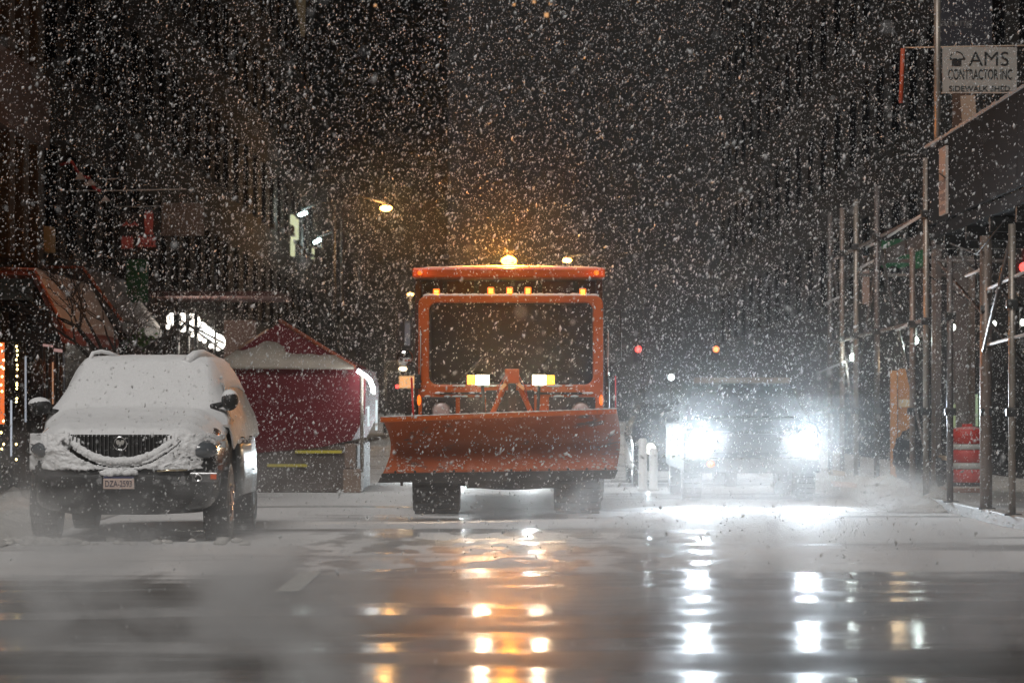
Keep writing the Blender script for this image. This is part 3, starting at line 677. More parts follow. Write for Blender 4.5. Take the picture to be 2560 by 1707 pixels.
# station: y, half width, z bottom, z belt, half width at top, z top
ST = [(0.02, 0.70, 0.40, 0.93, 0.55, 1.02), (0.10, 0.88, 0.30, 0.97, 0.68, 1.07), (0.35, 0.965, 0.27, 1.03, 0.76, 1.15), (0.9, 0.985, 0.27, 1.09, 0.78, 1.23),
      (1.28, 0.99, 0.27, 1.12, 0.78, 1.27), (1.75, 0.995, 0.27, 1.15, 0.70, 1.60), (2.1, 1.0, 0.27, 1.17, 0.63, 1.80), (2.6, 1.0, 0.27, 1.18, 0.64, 1.85),
      (3.6, 1.0, 0.27, 1.20, 0.64, 1.85), (4.4, 0.99, 0.28, 1.22, 0.62, 1.80), (4.9, 0.95, 0.32, 1.22, 0.60, 1.66), (5.1, 0.86, 0.4, 1.1, 0.62, 1.3)]
def sect(st, off=0.0):
    y, w, zb, zbelt, wt, zt_ = st
    m = (zb + zbelt) / 2
    pts = [(0, zb), (w * 0.86, zb), (w * 0.965, zb + 0.10), (w, m), (w * 0.99, zbelt - 0.10), (w * 0.945, zbelt), (w * 0.945 * 0.45 + wt * 0.55, zbelt * 0.45 + zt_ * 0.55 + 0.01), (wt, zt_ - 0.045), (wt * 0.82, zt_), (0, zt_ + 0.015)]
    return [(px + (off if px > 0 else 0), y, pz) for px, pz in pts]
def loft(bm, secs, close_front=True, sx=SX, sy=SY):
    rows = []
    for pts in secs:
        full = [(sx + p[0], sy + p[1], p[2]) for p in pts] + [(sx - p[0], sy + p[1], p[2]) for p in reversed(pts[1:-1])]
        rows.append([bm.verts.new(q) for q in full])
    n = len(rows[0])
    for a, b in zip(rows, rows[1:]):
        for i in range(n): bm.faces.new((a[i], a[(i + 1) % n], b[(i + 1) % n], b[i]))
    bm.faces.new(rows[0][::-1]); bm.faces.new(rows[-1])
bm = NB(); loft(bm, [sect(s) for s in ST]); obj('body', bm, M_carpaint, S, smooth=True, subsurf=2)
# side windows on the visible flank
for ya, yb, za in ((1.9, 2.75, 0), (2.82, 3.65, 0), (3.72, 4.35, 0)):
    bm = NB(); vs = [bm.verts.new(v) for v in ((SX + 0.975, SY + ya - 0.28 * (ya < 2), 1.21), (SX + 0.985, SY + yb, 1.22), (SX + 0.775, SY + yb, 1.62), (SX + 0.775, SY + ya + 0.05, 1.60))]
    f = bm.faces.new(vs); rr = bmesh.ops.extrude_face_region(bm, geom=[f]); bmesh.ops.translate(bm, verts=[g for g in rr['geom'] if isinstance(g, bmesh.types.BMVert)], vec=(-0.05, 0, -0.03))
    obj('side_window', bm, M_glass_dark, S)
for ya in (1.95, 2.95):
    tubeo('door_handle', M_chrome, S, [(SX + 0.99, SY + ya, 1.03), (SX + 1.04, SY + ya + 0.04, 1.03), (SX + 1.04, SY + ya + 0.18, 1.03), (SX + 0.99, SY + ya + 0.22, 1.03)], 0.014, 6)
# bare wet door panels, rocker
M_door = mat('wet_silver_flank', (0.10, 0.11, 0.11), 0.35, metal=0.3, coat=0.3)
bm = NB(); secs = []
for y in (1.42, 2.4, 3.35, 4.0):
    pts = [(1.006, 0.42), (1.022, 0.62), (1.015, 0.85), (0.985, 1.04)]
    secs.append([bm.verts.new((SX + a, SY + y, z)) for a, z in pts])
for a, b in zip(secs, secs[1:]):
    for i in range(3): bm.faces.new((a[i], a[i + 1], b[i + 1], b[i]))
dd = obj('door', bm, M_door, S, smooth=True); sl = dd.modifiers.new('s', 'SOLIDIFY'); sl.thickness = 0.01
# wheel arches and wheels
for s in (-1, 1):
    for yy in (0.95, 3.97):
        bm = NB(); prism(bm, [(yy + SY + 0.42 * math.cos(a), 0.36 + 0.42 * math.sin(a)) for a in (R(-15 + 210 * k / 20) for k in range(21))], 'x', SX + s * 0.80, SX + s * 1.004)
        obj('wheel_arch', bm, M_plastic, S)
        wh = wheel(S, SX + s * 0.88, SY + yy, 0.37, 0.37, 0.26, s)
        if s > 0 and yy < 1:                          # copper-coloured spoked rim catches the light
            bm = NB()
            for k in range(6):
                a = 2 * math.pi * k / 6; c = Vector((SX + 1.008, SY + yy, 0.37)); e = c + Vector((0.0, 0.2 * math.cos(a), 0.2 * math.sin(a)))
                tube(bm, [c, e], 0.02, 6)
            tag(obj('spokes', bm, mat('copper_rim', (0.7, 0.42, 0.30), 0.25, metal=0.9), wh, smooth=True), kind='stuff')
# grille: crescent opening, vertical bars, emblem
gz = lambda py: Z(py, SY)
gx = lambda px: X(px, SY)
gc = 303
def gbot(px): return 1143 - 42 * (abs(px - gc) / 128) ** 2.2
bm = NB()
out = [(gx(px), gz(1089 - 2 * math.cos((px - gc) / 60))) for px in range(432, 173, -12)] + [(gx(px), gz(gbot(px) + 2)) for px in range(176, 433, 12)]
def fasc_y(px): return SY - 0.03 + 0.10 * (abs(px - gc) / 130) ** 2.5
bm2 = NB()
N_ = 24; top = []; bot = []
for k in range(N_ + 1):
    px = 176 + (430 - 176) * k / N_
    top.append(bm2.verts.new((gx(px), fasc_y(px) - 0.015, gz(1086)))); bot.append(bm2.verts.new((gx(px), fasc_y(px) - 0.015, gz(gbot(px)))))
for k in range(N_): bm2.faces.new((top[k], top[k + 1], bot[k + 1], bot[k]))
g = obj('grille', bm2, M_black, S); so = g.modifiers.new('s', 'SOLIDIFY'); so.thickness = 0.02; so.offset = 0
barm = None
for k in range(25):
    px = 182 + k * 10.2
    if abs(px - gc) < 20: continue
    y = fasc_y(px) - 0.045; bm = NB()
    vs = bx(bm, gx(px) - 0.007, gx(px) + 0.007, y - 0.012, y + 0.012, gz(gbot(px) - 1), gz(1088))
    obj('grille_bar', bm, mat('smoked_chrome', (0.22, 0.22, 0.22), 0.25, metal=0.9), S, bevel=0.003)
bm = NB(); c = Vector((gx(303), SY - 0.075, gz(1108)))
lathe(bm, [(0.072, 0.02), (0.075, -0.005), (0.070, -0.02), (0.058, -0.02), (0.056, 0.0)], c, axis='y', n=32, cap=False); em = obj('emblem', bm, M_chrome, S, smooth=True)
bm = NB(); lathe(bm, [(0.06, 0.002), (0.06, -0.003)], c, axis='y', n=24); obj('emblem_back', bm, M_black, em)
for k, (dx, dz) in enumerate(((-0.025, 0.012), (0.0, -0.002), (0.026, 0.012))):     # three slanted shields
    bm = NB(); o = [(-0.016, 0.022), (0.016, 0.022), (0.017, 0.0), (0.0, -0.03), (-0.015, -0.004)]
    prism(bm, [(c.x + dx + a, c.z + dz + b) for a, b in o], 'y', c.y - 0.022 - 0.002 * k, c.y - 0.004); obj('shield', bm, mat('shield_metal', (0.5, 0.48, 0.45), 0.4, metal=0.3), em)
boxo('emblem_stem', M_black, S, c.x - 0.045, c.x + 0.045, c.y - 0.01, c.y + 0.02, gz(1140), gz(1122), bevel=0.012)
# chin: black lower bumper, plate, fog lamp, chrome strip
bm = NB(); secs = []
for k in range(17):
    u = -1 + 2 * k / 16; y = SY - 0.085 + 0.36 * abs(u) ** 4; e = 0.07 * abs(u) ** 4
    secs.append([bm.verts.new((SX + u * w_, y + o, z)) for o, z, w_ in ((0.02, 0.71, 0.93), (-0.01, 0.66, 0.945), (0.0, 0.5, 0.95), (0.05, 0.37 + e, 0.92), (0.15, 0.28 + e, 0.86))])
for a, b in zip(secs, secs[1:]):
    for i in range(4): bm.faces.new((a[i], a[i + 1], b[i + 1], b[i]))
bp_ = obj('bumper', bm, M_plastic, S, smooth=True); so = bp_.modifiers.new('s', 'SOLIDIFY'); so.thickness = 0.03; so.offset = 1
pz0, pz1 = gz(1221), gz(1190)
pc = boxo('license_plate', mat('plate_face', (0.55, 0.42, 0.36), 0.5, var=0.15, vscale=30), S, gx(262), gx(339), SY - 0.125, SY - 0.115, pz0, gz(1195), bevel=0.004)
boxo('plate_header', mat('plate_navy', (0.03, 0.035, 0.10), 0.5), pc, gx(263), gx(338), SY - 0.124, SY - 0.116, gz(1194.6), pz1)
boxo('plate_frame', M_black, S, gx(258), gx(343), SY - 0.114, SY - 0.09, gz(1226), gz(1187), bevel=0.006)
text_mesh('plate_number', 'DZA-2593', mat('plate_ink', (0.03, 0.025, 0.05), 0.5), pc, (gx(300), SY - 0.1265, gz(1208)), 0.265, 0.062, bold=0.006)
p = Vector((gx(502), SY + 0.045, gz(1193)))
bm = NB(); bx(bm, gx(472), gx(545), p.y - 0.03, p.y + 0.02, gz(1205), gz(1180)); fl = obj('fog_lamp_housing', bm, mat('smoked_lens', (0.12, 0.12, 0.12), 0.15, coat=1), S, bevel=0.015)
bm = NB(); lathe(bm, [(0.042, 0.0), (0.044, -0.02), (0.03, -0.02), (0.02, 0.0)], (gx(495), p.y - 0.031, gz(1193)), axis='y', n=20); obj('fog_lamp', bm, M_chrome, fl, smooth=True)
boxo('reflector', mat('orange_reflector', (0.7, 0.12, 0.03), 0.25), fl, gx(526), gx(541), p.y - 0.045, p.y - 0.031, gz(1197), gz(1185))
tubeo('chrome_trim', mat('brass_chrome', (0.9, 0.75, 0.5), 0.15, metal=1), S, [(gx(395), SY - 0.105, gz(1177)), (gx(430), SY - 0.09, gz(1174.5)), (gx(470), SY - 0.04, gz(1174))], 0.009, 8)
# mirrors
for (px, py, ry, w, h, y, lab) in ((98, 1016, 0, 0.125, 0.095, 33.35, None), (574, 1000, 0, 0.09, 0.11, 33.35, None)):
    c = W(px, py, y); bm = NB(); blob(bm, c, (w, 0.10, h), 3, 0.08, 4); mm = obj('wing_mirror', bm, M_plastic, S, smooth=True)
    s = 1 if px > 300 else -1
    tubeo('mirror_arm', M_plastic, mm, [c + Vector((-s * w * 0.6, 0.02, -0.04)), c + Vector((-s * (w + 0.11), 0.05, -0.07))], 0.03, 8)
    bm = NB(); blob(bm, c + Vector((0, 0.01, h * 0.26)), (w * 0.95, 0.10, h * 0.80), 3, 0.06, 6, 3); obj('mirror_snow', bm, M_snow, mm, smooth=True)
# snow blanket over bonnet, screen and roof: the same sections, thicker, lumpy, and following the glass
def lump(v, a): return a * noise.fractal(Vector((v[0] * 7, v[1] * 7, v[2] * 7)), 0.9, 2.1, 4)
def surf_z(xr, y):
    """upper body surface (half width coordinate) at local y, returned for lateral fraction"""
    for a, b in zip(ST, ST[1:]):
        if a[0] <= y <= b[0]:
            t = (y - a[0]) / (b[0] - a[0]); st = [p + (q - p) * t for p, q in zip(a, b)]; break
    return st
def screen_profile(y):
    # silhouette along the centre line: bonnet, straight windscreen, roof
    P = [(-0.02, 1.045), (0.05, 1.09), (0.35, 1.165), (0.9, 1.235), (1.20, 1.29), (1.36, 1.325), (1.8, 1.60), (2.15, 1.815), (2.3, 1.865), (2.8, 1.885), (3.8, 1.885), (4.5, 1.84), (4.95, 1.70)]
    for a, b in zip(P, P[1:]):
        if a[0] <= y <= b[0]: return a[1] + (b[1] - a[1]) * (y - a[0]) / (b[0] - a[0])
    return P[-1][1]
bm = NB(); rows = []
ys = [-0.02 + 4.95 * k / 110 for k in range(111)]
for y in ys:
    st = surf_z(0, max(0.02, y)); wt, w, zbelt = st[4], st[1], st[3]
    zc = screen_profile(y); row = []
    for k in range(57):
        u = -1 + 2 * k / 56; au = abs(u)
        if y < 1.25:                                   # bonnet with raised sides running into the wings
            xx = u * (w * 0.97); zz = zc - 0.05 * au ** 2 - 0.17 * max(0, (au - 0.72) / 0.28) ** 1.7 + 0.022 * math.exp(-((au - 0.66) / 0.10) ** 2)
            zz -= 0.06 * max(0, 1 - y / 0.10) * 1.0
        else:
            e = min(1, (y - 1.25) / 0.3)
            xx = u * (w * 0.97 * (1 - e) + (wt + 0.19 + 0.04 * min(1, (y - 1.25))) * e)
            zz = zc - 0.035 * au ** 2 - (0.17 * (1 - e) + e * 0.30 * min(1.0, (zc - 1.18) * 1.6)) * max(0, (au - 0.74) / 0.26) ** 1.6
        zz += 0.04 + lump((xx, y, 0), 0.010)
        row.append(bm.verts.new((SX + xx, SY + y + lump((xx, y, 5), 0.006), zz)))
    rows.append(row)
for a, b in zip(rows, rows[1:]):
    for i in range(56): bm.faces.new((a[i], a[i + 1], b[i + 1], b[i]))
sn = obj('snow_blanket', bm, M_snow, S, smooth=True); so = sn.modifiers.new('s', 'SOLIDIFY'); so.thickness = 0.045; so.offset = -1
# roof rails as snow ridges
bm = NB(); tube(bm, [(SX - 0.62, SY + 2.25, 1.86), (SX - 0.60, SY + 2.35, 1.935), (SX - 0.52, SY + 2.4, 1.955), (SX - 0.44, SY + 2.45, 1.94), (SX - 0.34, SY + 2.5, 1.90)], 0.022, 8); obj('roof_rail', bm, M_snow, S, smooth=True)
bm = NB(); tube(bm, [(SX + 0.42, SY + 2.15, 1.84), (SX + 0.50, SY + 2.3, 1.915), (SX + 0.56, SY + 2.5, 1.93), (SX + 0.63, SY + 3.0, 1.88), (SX + 0.66, SY + 4.2, 1.82)], 0.05, 10); obj('roof_rail', bm, M_snow, S, smooth=True)
# crusts on the fascia
def crust(name, pts, r, amp=0.35, seed=0, flat=1.0):
    bm = NB()
    for k, p in enumerate(pts):
        blob(bm, p, (r * (0.9 + 0.4 * random.random()), r * 0.7, r * flat * (0.85 + 0.4 * random.random())), 2, amp, 20, seed + k)
    o = obj(name, bm, M_snow, S, smooth=True); tag(o, kind='stuff'); return o
pts = []
for k in range(110):
    a = k / 109; px = 186 + (424 - 186) * a; py = 1151 - 46 * (abs(px - gc) / 122) ** 2.3
    pts.append((gx(px), fasc_y(px) - 0.06, gz(py) + random.uniform(-0.006, 0.006)))
crust('grille_snow', pts, 0.031, 0.4, 2)
# one crusted sheet of snow over the fascia, open at the grille and torn along the trim lines
def fy(x): return SY - 0.035 + 0.38 * (abs(x - SX) / 0.965) ** 4.5
bm = NB(); G = {}
PX = [62 + 2.6 * i for i in range(191)]; PY = [1084 + 2.1 * j for j in range(47)]
for i, px in enumerate(PX):
    for j, py in enumerate(PY):
        x = gx(px); z = gz(py); q = noise.fractal(Vector((x * 16, z * 20, 3)), 0.8, 2.1, 4); q2 = noise.noise(Vector((x * 5, z * 8, 9)))
        bulge = 0.05 * math.exp(-((px - 110) / 45) ** 2 - ((py - 1120) / 26) ** 2) + 0.035 * math.exp(-((px - 480) / 50) ** 2 - ((py - 1118) / 22) ** 2)
        G[i, j] = (bm.verts.new((x, fy(x) - 0.035 - 0.018 * q - bulge - 0.012 * (j / 46), z + 0.008 * q2)), px, py, q, q2)
for i in range(190):
    for j in range(46):
        v, px, py, q, q2 = G[i, j]; dx = abs(px - gc)
        if 172 < px < 434 and py < gbot(px) + 12: continue
        outer = 1166 - 60 * (dx / 145) ** 2.3
        if abs(py - outer) < (1.6 + (5.5 if px < gc - 60 else 0.8) * min(1, dx / 130)) and dx < 150: continue
        if px > 432 and py > 1120 + 12 * q2 and py < 1150 and (px > 520 or q > 0.25): continue
        if px > 505 and q + 0.8 * q2 > 0.02 - (py - 1084) / 300: continue
        if py > 1172 + 6 * q2 + 2 * q or (px < 130 and py > 1176): continue
        if q > 0.62: continue
        bm.faces.new((v, G[i + 1, j][0], G[i + 1, j + 1][0], G[i, j + 1][0]))
bmesh.ops.delete(bm, geom=[v for v in bm.verts if not v.link_faces], context='VERTS')
o = obj('fascia_snow', bm, M_snow, S, smooth=True); so = o.modifiers.new('s', 'SOLIDIFY'); so.thickness = 0.022; so.offset = 1; tag(o, kind='stuff')
for sgn in (-1, 1):
    bm = NB(); blob(bm, (SX + sgn * 0.74, SY + 0.14, 0.93), (0.20, 0.14, 0.10), 3, 0.1, 4); obj('headlight', bm, mat('dull_headlight', (0.10, 0.11, 0.12), 0.2, coat=1), S, smooth=True)
crust('plate_snow', [(gx(262 + 78 * k / 24), SY - 0.115 + random.uniform(-0.01, 0.01), gz(1180) + random.uniform(-0.012, 0.012)) for k in range(25)], 0.030, 0.3, 5, 0.9)
# frost clinging to the side glass and upper doors
M_frost = mat('frost', (0.42, 0.40, 0.38), 0.6, var=0.55, vscale=9, bump=0.8, bscale=40)
bm = NB(); rows = []
for i in range(61):
    y = 1.15 + 3.75 * i / 60; st = surf_z(0, y); row = []
    top = (min(st[4] + 0.17, 0.90), min(1.62, st[5] - 0.10)); mid = (st[1] * 0.965 + 0.015, st[3] + 0.03); low = (st[1] + 0.022, st[3] - 0.17 - 0.05 * noise.noise(Vector((y * 3, 0, 0))))
    for k in range(13):
        t = k / 12
        p = (top[0] + (mid[0] - top[0]) * t * 1.6, top[1] + (mid[1] - top[1]) * t * 1.6) if t < 0.625 else (mid[0] + (low[0] - mid[0]) * (t - 0.625) / 0.375, mid[1] + (low[1] - mid[1]) * (t - 0.625) / 0.375)
        row.append(bm.verts.new((SX + p[0] + lump((y, t, 3), 0.006), SY + y, p[1])))
    rows.append(row)
for a, b in zip(rows, rows[1:]):
    for k in range(12): bm.faces.new((a[k], a[k + 1], b[k + 1], b[k]))
o = obj('flank_frost', bm, M_frost, S, smooth=True); so = o.modifiers.new('s', 'SOLIDIFY'); so.thickness = 0.012; so.offset = 1

# ------------------------------------------------------------------ red canvas dining shed behind the SUV
DT = 51.0
TT = empty('dining_shed', (X(740, DT), DT, 0), 'maroon canvas street dining shed with peaked snow-dusted roof beside the plow', 'shed')
tx0, tx1 = X(548, DT), X(905, DT)
ze = Z(921, DT)
bm = NB(); outl = [(X(528, DT), Z(921, DT)), (X(905, DT), Z(921, DT)), (X(914, DT), Z(960, DT)), (X(912, DT), Z(1040, DT)), (X(880, DT), Z(1100, DT)), (X(800, DT), Z(1118, DT)), (X(528, DT), Z(1142, DT))]
prism(bm, outl, 'y', DT, DT + 5.0); obj('canvas_wall', bm, M_maroon, TT)
# roof: hipped peak
apx = W(700, 806, DT + 1.7)
bm = NB(); e = [Vector((X(532, DT), DT - 0.05, ze + 0.01)), Vector((X(886, DT), DT - 0.05, ze - 0.0)), Vector((X(905, DT), DT + 3.6, ze)), Vector((X(532, DT), DT + 3.6, ze))]
vs = [bm.verts.new(v) for v in e]; ap = bm.verts.new(apx)
for k in range(4): bm.faces.new((vs[k], vs[(k + 1) % 4], ap))
bm.faces.new(vs[::-1]); obj('roof', bm, M_maroon, TT)
# snow lying on the front slope (irregular upper limit)
bm = NB(); lo, hi = [], []
f = (apx - e[0]); g2 = (apx - e[1])
n = 60
for k in range(n + 1):
    u = k / n; base = e[0].lerp(e[1], u)
    ux = (apx.x - e[0].x) / (e[1].x - e[0].x)
    lim = (u / ux) if u < ux else (1 - u) / (1 - ux)
    hgt = min(lim * 0.96, (0.34 + 0.22 * math.exp(-((u - 0.38) / 0.10) ** 2) - (0.08 if u > 0.49 else 0) + 0.05 * noise.noise(Vector((u * 14, 3, 0)))) if lim > 0 else 0)
    # point on slope plane at the same x
    sl = (apx.z - e[0].z); yy = (apx.y - e[0].y)
    lo.append(bm.verts.new(base + Vector((0, -0.05, 0.03)))); hi.append(bm.verts.new(base + Vector((0, yy * hgt - 0.05, sl * hgt + 0.03))))
for k in range(n): bm.faces.new((lo[k], lo[k + 1], hi[k + 1], hi[k]))
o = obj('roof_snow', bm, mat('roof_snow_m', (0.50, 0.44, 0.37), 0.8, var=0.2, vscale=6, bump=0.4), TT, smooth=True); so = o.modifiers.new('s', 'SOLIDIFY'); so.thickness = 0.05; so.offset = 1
tubeo('ridge_trim', mat('rust_trim', (0.35, 0.09, 0.04), 0.6), TT, [e[1] + Vector((0, 0, 0.03)), apx + Vector((0, 0, 0.03))], 0.035, 8)
tubeo('roof_batten', mat('tan_batten', (0.5, 0.3, 0.2), 0.6), TT, [W(598, 872, DT + 2.2), W(672, 825, DT + 2.2)], 0.035, 6)
# planters / barrier with yellow strips
boxo('base_barrier', M_conc, TT, X(528, DT), X(893, DT), DT + 0.02, DT + 4.6, 0, Z(1110, DT), bevel=0.02)
boxo('corner_block', mat('wood_block', (0.25, 0.18, 0.14), 0.8, var=0.3), TT, X(858, DT), X(903, DT), DT - 0.12, DT + 0.9, 0, Z(1172, DT), bevel=0.02)
boxo('corner_post', mat('wood_post', (0.20, 0.14, 0.11), 0.8, var=0.3), TT, X(862, DT), X(890, DT), DT - 0.06, DT + 0.015, Z(1170, DT), Z(1108, DT), bevel=0.01)
for (xa, xb, y) in ((738, 855, 1129), (668, 768, 1163)):
    boxo('yellow_strip', M_yellow, TT, X(xa, DT), X(xb, DT), DT - 0.03, DT + 0.018, Z(y + 3.5, DT), Z(y - 3.5, DT))
# clear plastic side with tube light arcing over the corner
bm = NB()
tube(bm, [W(893, 926, DT - 0.1), W(912, 938, DT - 0.1), W(925, 950, DT), W(932, 968, DT), W(933, 985, DT)], 0.035, 8); obj('light_tube', bm, emis('rope_light', (0.9, 1.0, 1.0), 9), TT, smooth=True)
for px, py0, py1 in ((941, 1000, 1075), (921, 1015, 1065)):
    tubeo('light_strip', emis('strip_dim', (0.85, 0.97, 1), 0.9 if px > 930 else 0.35), TT, [W(px, py0, DT), W(px, py1, DT)], 0.018, 6)
tubeo('side_pole', M_galv, TT, [W(905, 1180, DT), W(905, 925, DT)], 0.03, 8)
lamp('shed_lamp', 'POINT', W(930, 965, DT - 0.3), 12, (0.9, 0.98, 1.0), TT, size=0.1)

# ------------------------------------------------------------------ left pavement: awnings, shop front, tree, string bulbs
def awning(name, xr, xl_, zr, xs, zs, y0, y1, label, rimm, snowm):
    r = empty(name, ((xr + xs) / 2, y0, 0), label, 'awning')
    bm = NB(); A = [(xl_, zr + 0.02), (xr, zr), (xs, zs), (xs, zs - 0.16), (xs - 0.05, zs - 0.16), (xr - 0.03, zr - 0.07), (xl_, zr - 0.05)]
    prism(bm, A, 'y', y0, y1); obj('canopy', bm, rimm, r)
    bm = NB(); n = 30; rows = []
    for i in range(n + 1):
        y = y0 + 0.06 + (y1 - y0 - 0.1) * i / n
        rows.append([bm.verts.new((xr + (xs - xr) * t - 0.0, y, zr + (zs - zr) * t + 0.035 + 0.02 * noise.noise(Vector((t * 4, y * 2, 0))))) for t in (0, 0.2, 0.4, 0.6, 0.8, 0.98)])
    for a, b in zip(rows, rows[1:]):
        for k in range(5): bm.faces.new((a[k], a[k + 1], b[k + 1], b[k]))
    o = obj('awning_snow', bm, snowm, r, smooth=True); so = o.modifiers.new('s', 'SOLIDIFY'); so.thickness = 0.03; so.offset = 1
    tubeo('front_rim', mat('rust_rim', (0.30, 0.07, 0.025), 0.5), r, [(xl_, y0 - 0.02, zr + 0.03), (xr, y0 - 0.02, zr + 0.015), (xs, y0 - 0.02, zs)], 0.028, 6)
    return r
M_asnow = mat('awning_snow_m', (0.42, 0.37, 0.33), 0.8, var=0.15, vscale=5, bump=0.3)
aw = awning('shop_awning', -6.72, -7.45, 3.28, -6.27, 2.42, 45, 51.0, 'snow-covered sloping shop awning with rusty rim at the left edge', mat('awning_cloth', (0.20, 0.05, 0.03), 0.7, var=0.3), M_asnow)
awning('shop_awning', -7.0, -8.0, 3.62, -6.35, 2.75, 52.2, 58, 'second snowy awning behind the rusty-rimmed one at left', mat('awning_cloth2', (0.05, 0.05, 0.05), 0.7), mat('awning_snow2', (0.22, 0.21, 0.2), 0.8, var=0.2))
boxo('signboard', mat('grey_board', (0.24, 0.25, 0.22), 0.7, var=0.12), aw, X(-20, 45.3), X(83, 45.3), 45.3, 45.35, Z(749, 45.3), Z(696, 45.3))
boxo('valance_frame', M_black, aw, -7.45, -6.32, 45.1, 45.2, 2.27, 2.40)
tubeo('awning_post', mat('post_grey', (0.16, 0.16, 0.17), 0.4, metal=0.5), aw, [(-6.32, 45.15, 0.14), (-6.32, 45.15, 2.4)], 0.022, 8)
# shop front: mullions, lit orange pane, fairy lights
SF = empty('lit_storefront', (-7.48, 48, 0.14), 'glazed storefront under the awning with warm string lights', 'storefront')
boxo('glass', M_glass_dark, SF, -7.49, -7.44, 45.2, 60, 0.2, 2.95)
for px, w, m in ((15, 7, M_stone), (54, 10, mat('brownpost', (0.12, 0.09, 0.07), 0.6)), (90, 16, mat('mauve_post', (0.17, 0.15, 0.15), 0.6)), (107, 6, mat('copper_post', (0.35, 0.2, 0.15), 0.5)), (132, 5, mat('copper_post', (0.35, 0.2, 0.15), 0.5)), (159, 4, mat('copper_post', (0.35, 0.2, 0.15), 0.5))):
    d = 7.35 * FPX / (CX - px); hw = w * d / FPX / 2
    boxo('mullion', m, SF, -7.42 - 0.0, -7.35 + 2 * hw, d, d + 0.06, 0.16, 2.75)
for px, ya, yb, s in ((28, 1000, 1140, 0.55), (64, 890, 1055, 0.35)):
    d = 45.6; tubeo('light_strip', emis('cool_strip%d' % px, (0.8, 0.88, 1.0), s), SF, [W(px, ya, d), W(px, yb, d)], 0.014, 6)
boxo('lit_pane', E_orwin, SF, X(-60, 45.8), X(10, 45.8), 45.8, 45.84, Z(1060, 45.8), Z(849, 45.8))
for px, ya, yb in ((160, 880, 950), (132, 905, 1010)):
    tubeo('copper_strip', emis('copper_glow', (1.0, 0.5, 0.28), 0.35), SF, [W(px, ya, 46.2), W(px, yb, 46.2)], 0.012, 6)
for (xa, xb, y, dy) in ((107, 132, 864, 3), (134, 157, 876, 4)):
    boxo('small_sign', emis('redwhite', (1.0, 0.6, 0.55), 0.35), SF, X(xa, 46), X(xb, 46), 46, 46.03, Z(y + dy, 46), Z(y - dy, 46), rot=Matrix.Rotation(R(8), 3, 'Y'))
fairy = [(42, y) for y in (866, 876, 888, 899, 913, 923, 940, 958, 963, 971, 996, 1004, 1110, 1148)] + [(4, 862), (7, 878), (10, 900), (3, 917), (10, 921), (5, 941), (2, 962), (6, 978), (9, 1052), (3, 1081), (9, 1110), (4, 1122)]
fb = None
for px, py in fairy:
    p = W(px + random.uniform(-1.5, 1.5), py, 45.7)
    if fb is None:
        bm = NB(); blob(bm, p, (0.016, 0.014, 0.019), 1); fb = obj('fairy_bulb', bm, E_warm, SF, smooth=True); p0 = p
    else:
        c = fb.copy(); C.objects.link(c); c.parent = SF; c.location = p - p0
tubeo('light_cord', M_black, SF, [W(42, 850, 45.72), W(43, 1000, 45.72), W(42, 1160, 45.72)], 0.004, 5)
# bare street tree
def branchy(bm, p, dirv, L_, r, depth):
    q = p + dirv * L_; tube(bm, [p, (p + q) / 2 + Vector((random.uniform(-1, 1), random.uniform(-1, 1), random.uniform(-1, 1))) * L_ * 0.06, q], r, 5, cap=False, r1=r * 0.6)
    if depth == 0: return
    for k in range(3 if depth > 2 else 2):
        nd = (dirv + Vector((random.uniform(-0.8, 0.8), random.uniform(-0.5, 0.5), random.uniform(-0.45, 0.55)))).normalized(); branchy(bm, q, nd, L_ * random.uniform(0.55, 0.8), r * 0.58, depth - 1)
def bare_tree(x, y, h, label):
    r = empty('bare_tree', (x, y, 0.1), label, 'tree', 'bare street trees')
    tubeo('trunk', M_bark, r, [(x, y, 0.1), (x + 0.03, y, h * 0.4), (x, y, h * 0.62)], 0.07, 10, r1=0.045)
    bm = NB()
    for k in range(6):
        a = random.uniform(0, 6.28); branchy(bm, Vector((x, y, h * random.uniform(0.45, 0.62))), Vector((math.cos(a) * 0.7, math.sin(a) * 0.4, 0.75)).normalized(), h * 0.17, 0.028, 4)
    tag(obj('crown', bm, M_bark, r), kind='stuff')
bare_tree(X(262, 43.5), 43.5, 3.5, 'bare black-twigged tree in front of the snowy awning')
bare_tree(X(390, 55), 55, 3.9, 'bare tree with dark twigs before the glowing globe bulbs')
bare_tree(X(650, 62), 62, 3.6, 'leafless tree rising behind the peaked red shed')
# terrace canopy with globe bulbs
TC = empty('terrace_frame', (X(470, 58), 58, 0.1), 'dark pergola frame hung with white globe bulbs above the SUV', 'pergola')
for px, r_ in ((441, 0.055), (469, 0.035), (490, 0.035), (538, 0.02)): tubeo('post', M_black, TC, [W(px, 1090, 57.5), W(px, 770, 57.5)], r_, 8)
for a, b in (((440, 795), (560, 858)), ((470, 812), (560, 878)), ((400, 772), (560, 768))):
    tubeo('rail', M_black, TC, [W(a[0], a[1], 57.4), W(b[0], b[1], 57.4)], 0.02, 6)
boxo('roof_panel', mat('brown_panel', (0.09, 0.04, 0.035), 0.7), TC, X(380, 58), X(700, 58), 57.6, 61, Z(742, 58), Z(730, 58))
boxo('side_panel', mat('tan_panel', (0.16, 0.10, 0.08), 0.7), TC, X(560, 60), X(640, 60), 60, 60.1, 0.14, Z(800, 60))
G1 = 'white globe bulbs hung in the terrace'
gl = [(430, 798, 0.10, 'leftmost white globe bulb, behind twigs'), (457, 806, 0.15, 'white globe bulb split by a dark diagonal rail'), (482, 805, 0.14, 'tall white globe bulb third from left'),
      (504, 822, 0.11, 'white globe bulb fourth from left'), (526, 836, 0.09, 'yellowish globe bulb fifth from left'), (546, 856, 0.13, 'rightmost and lowest white globe bulb')]
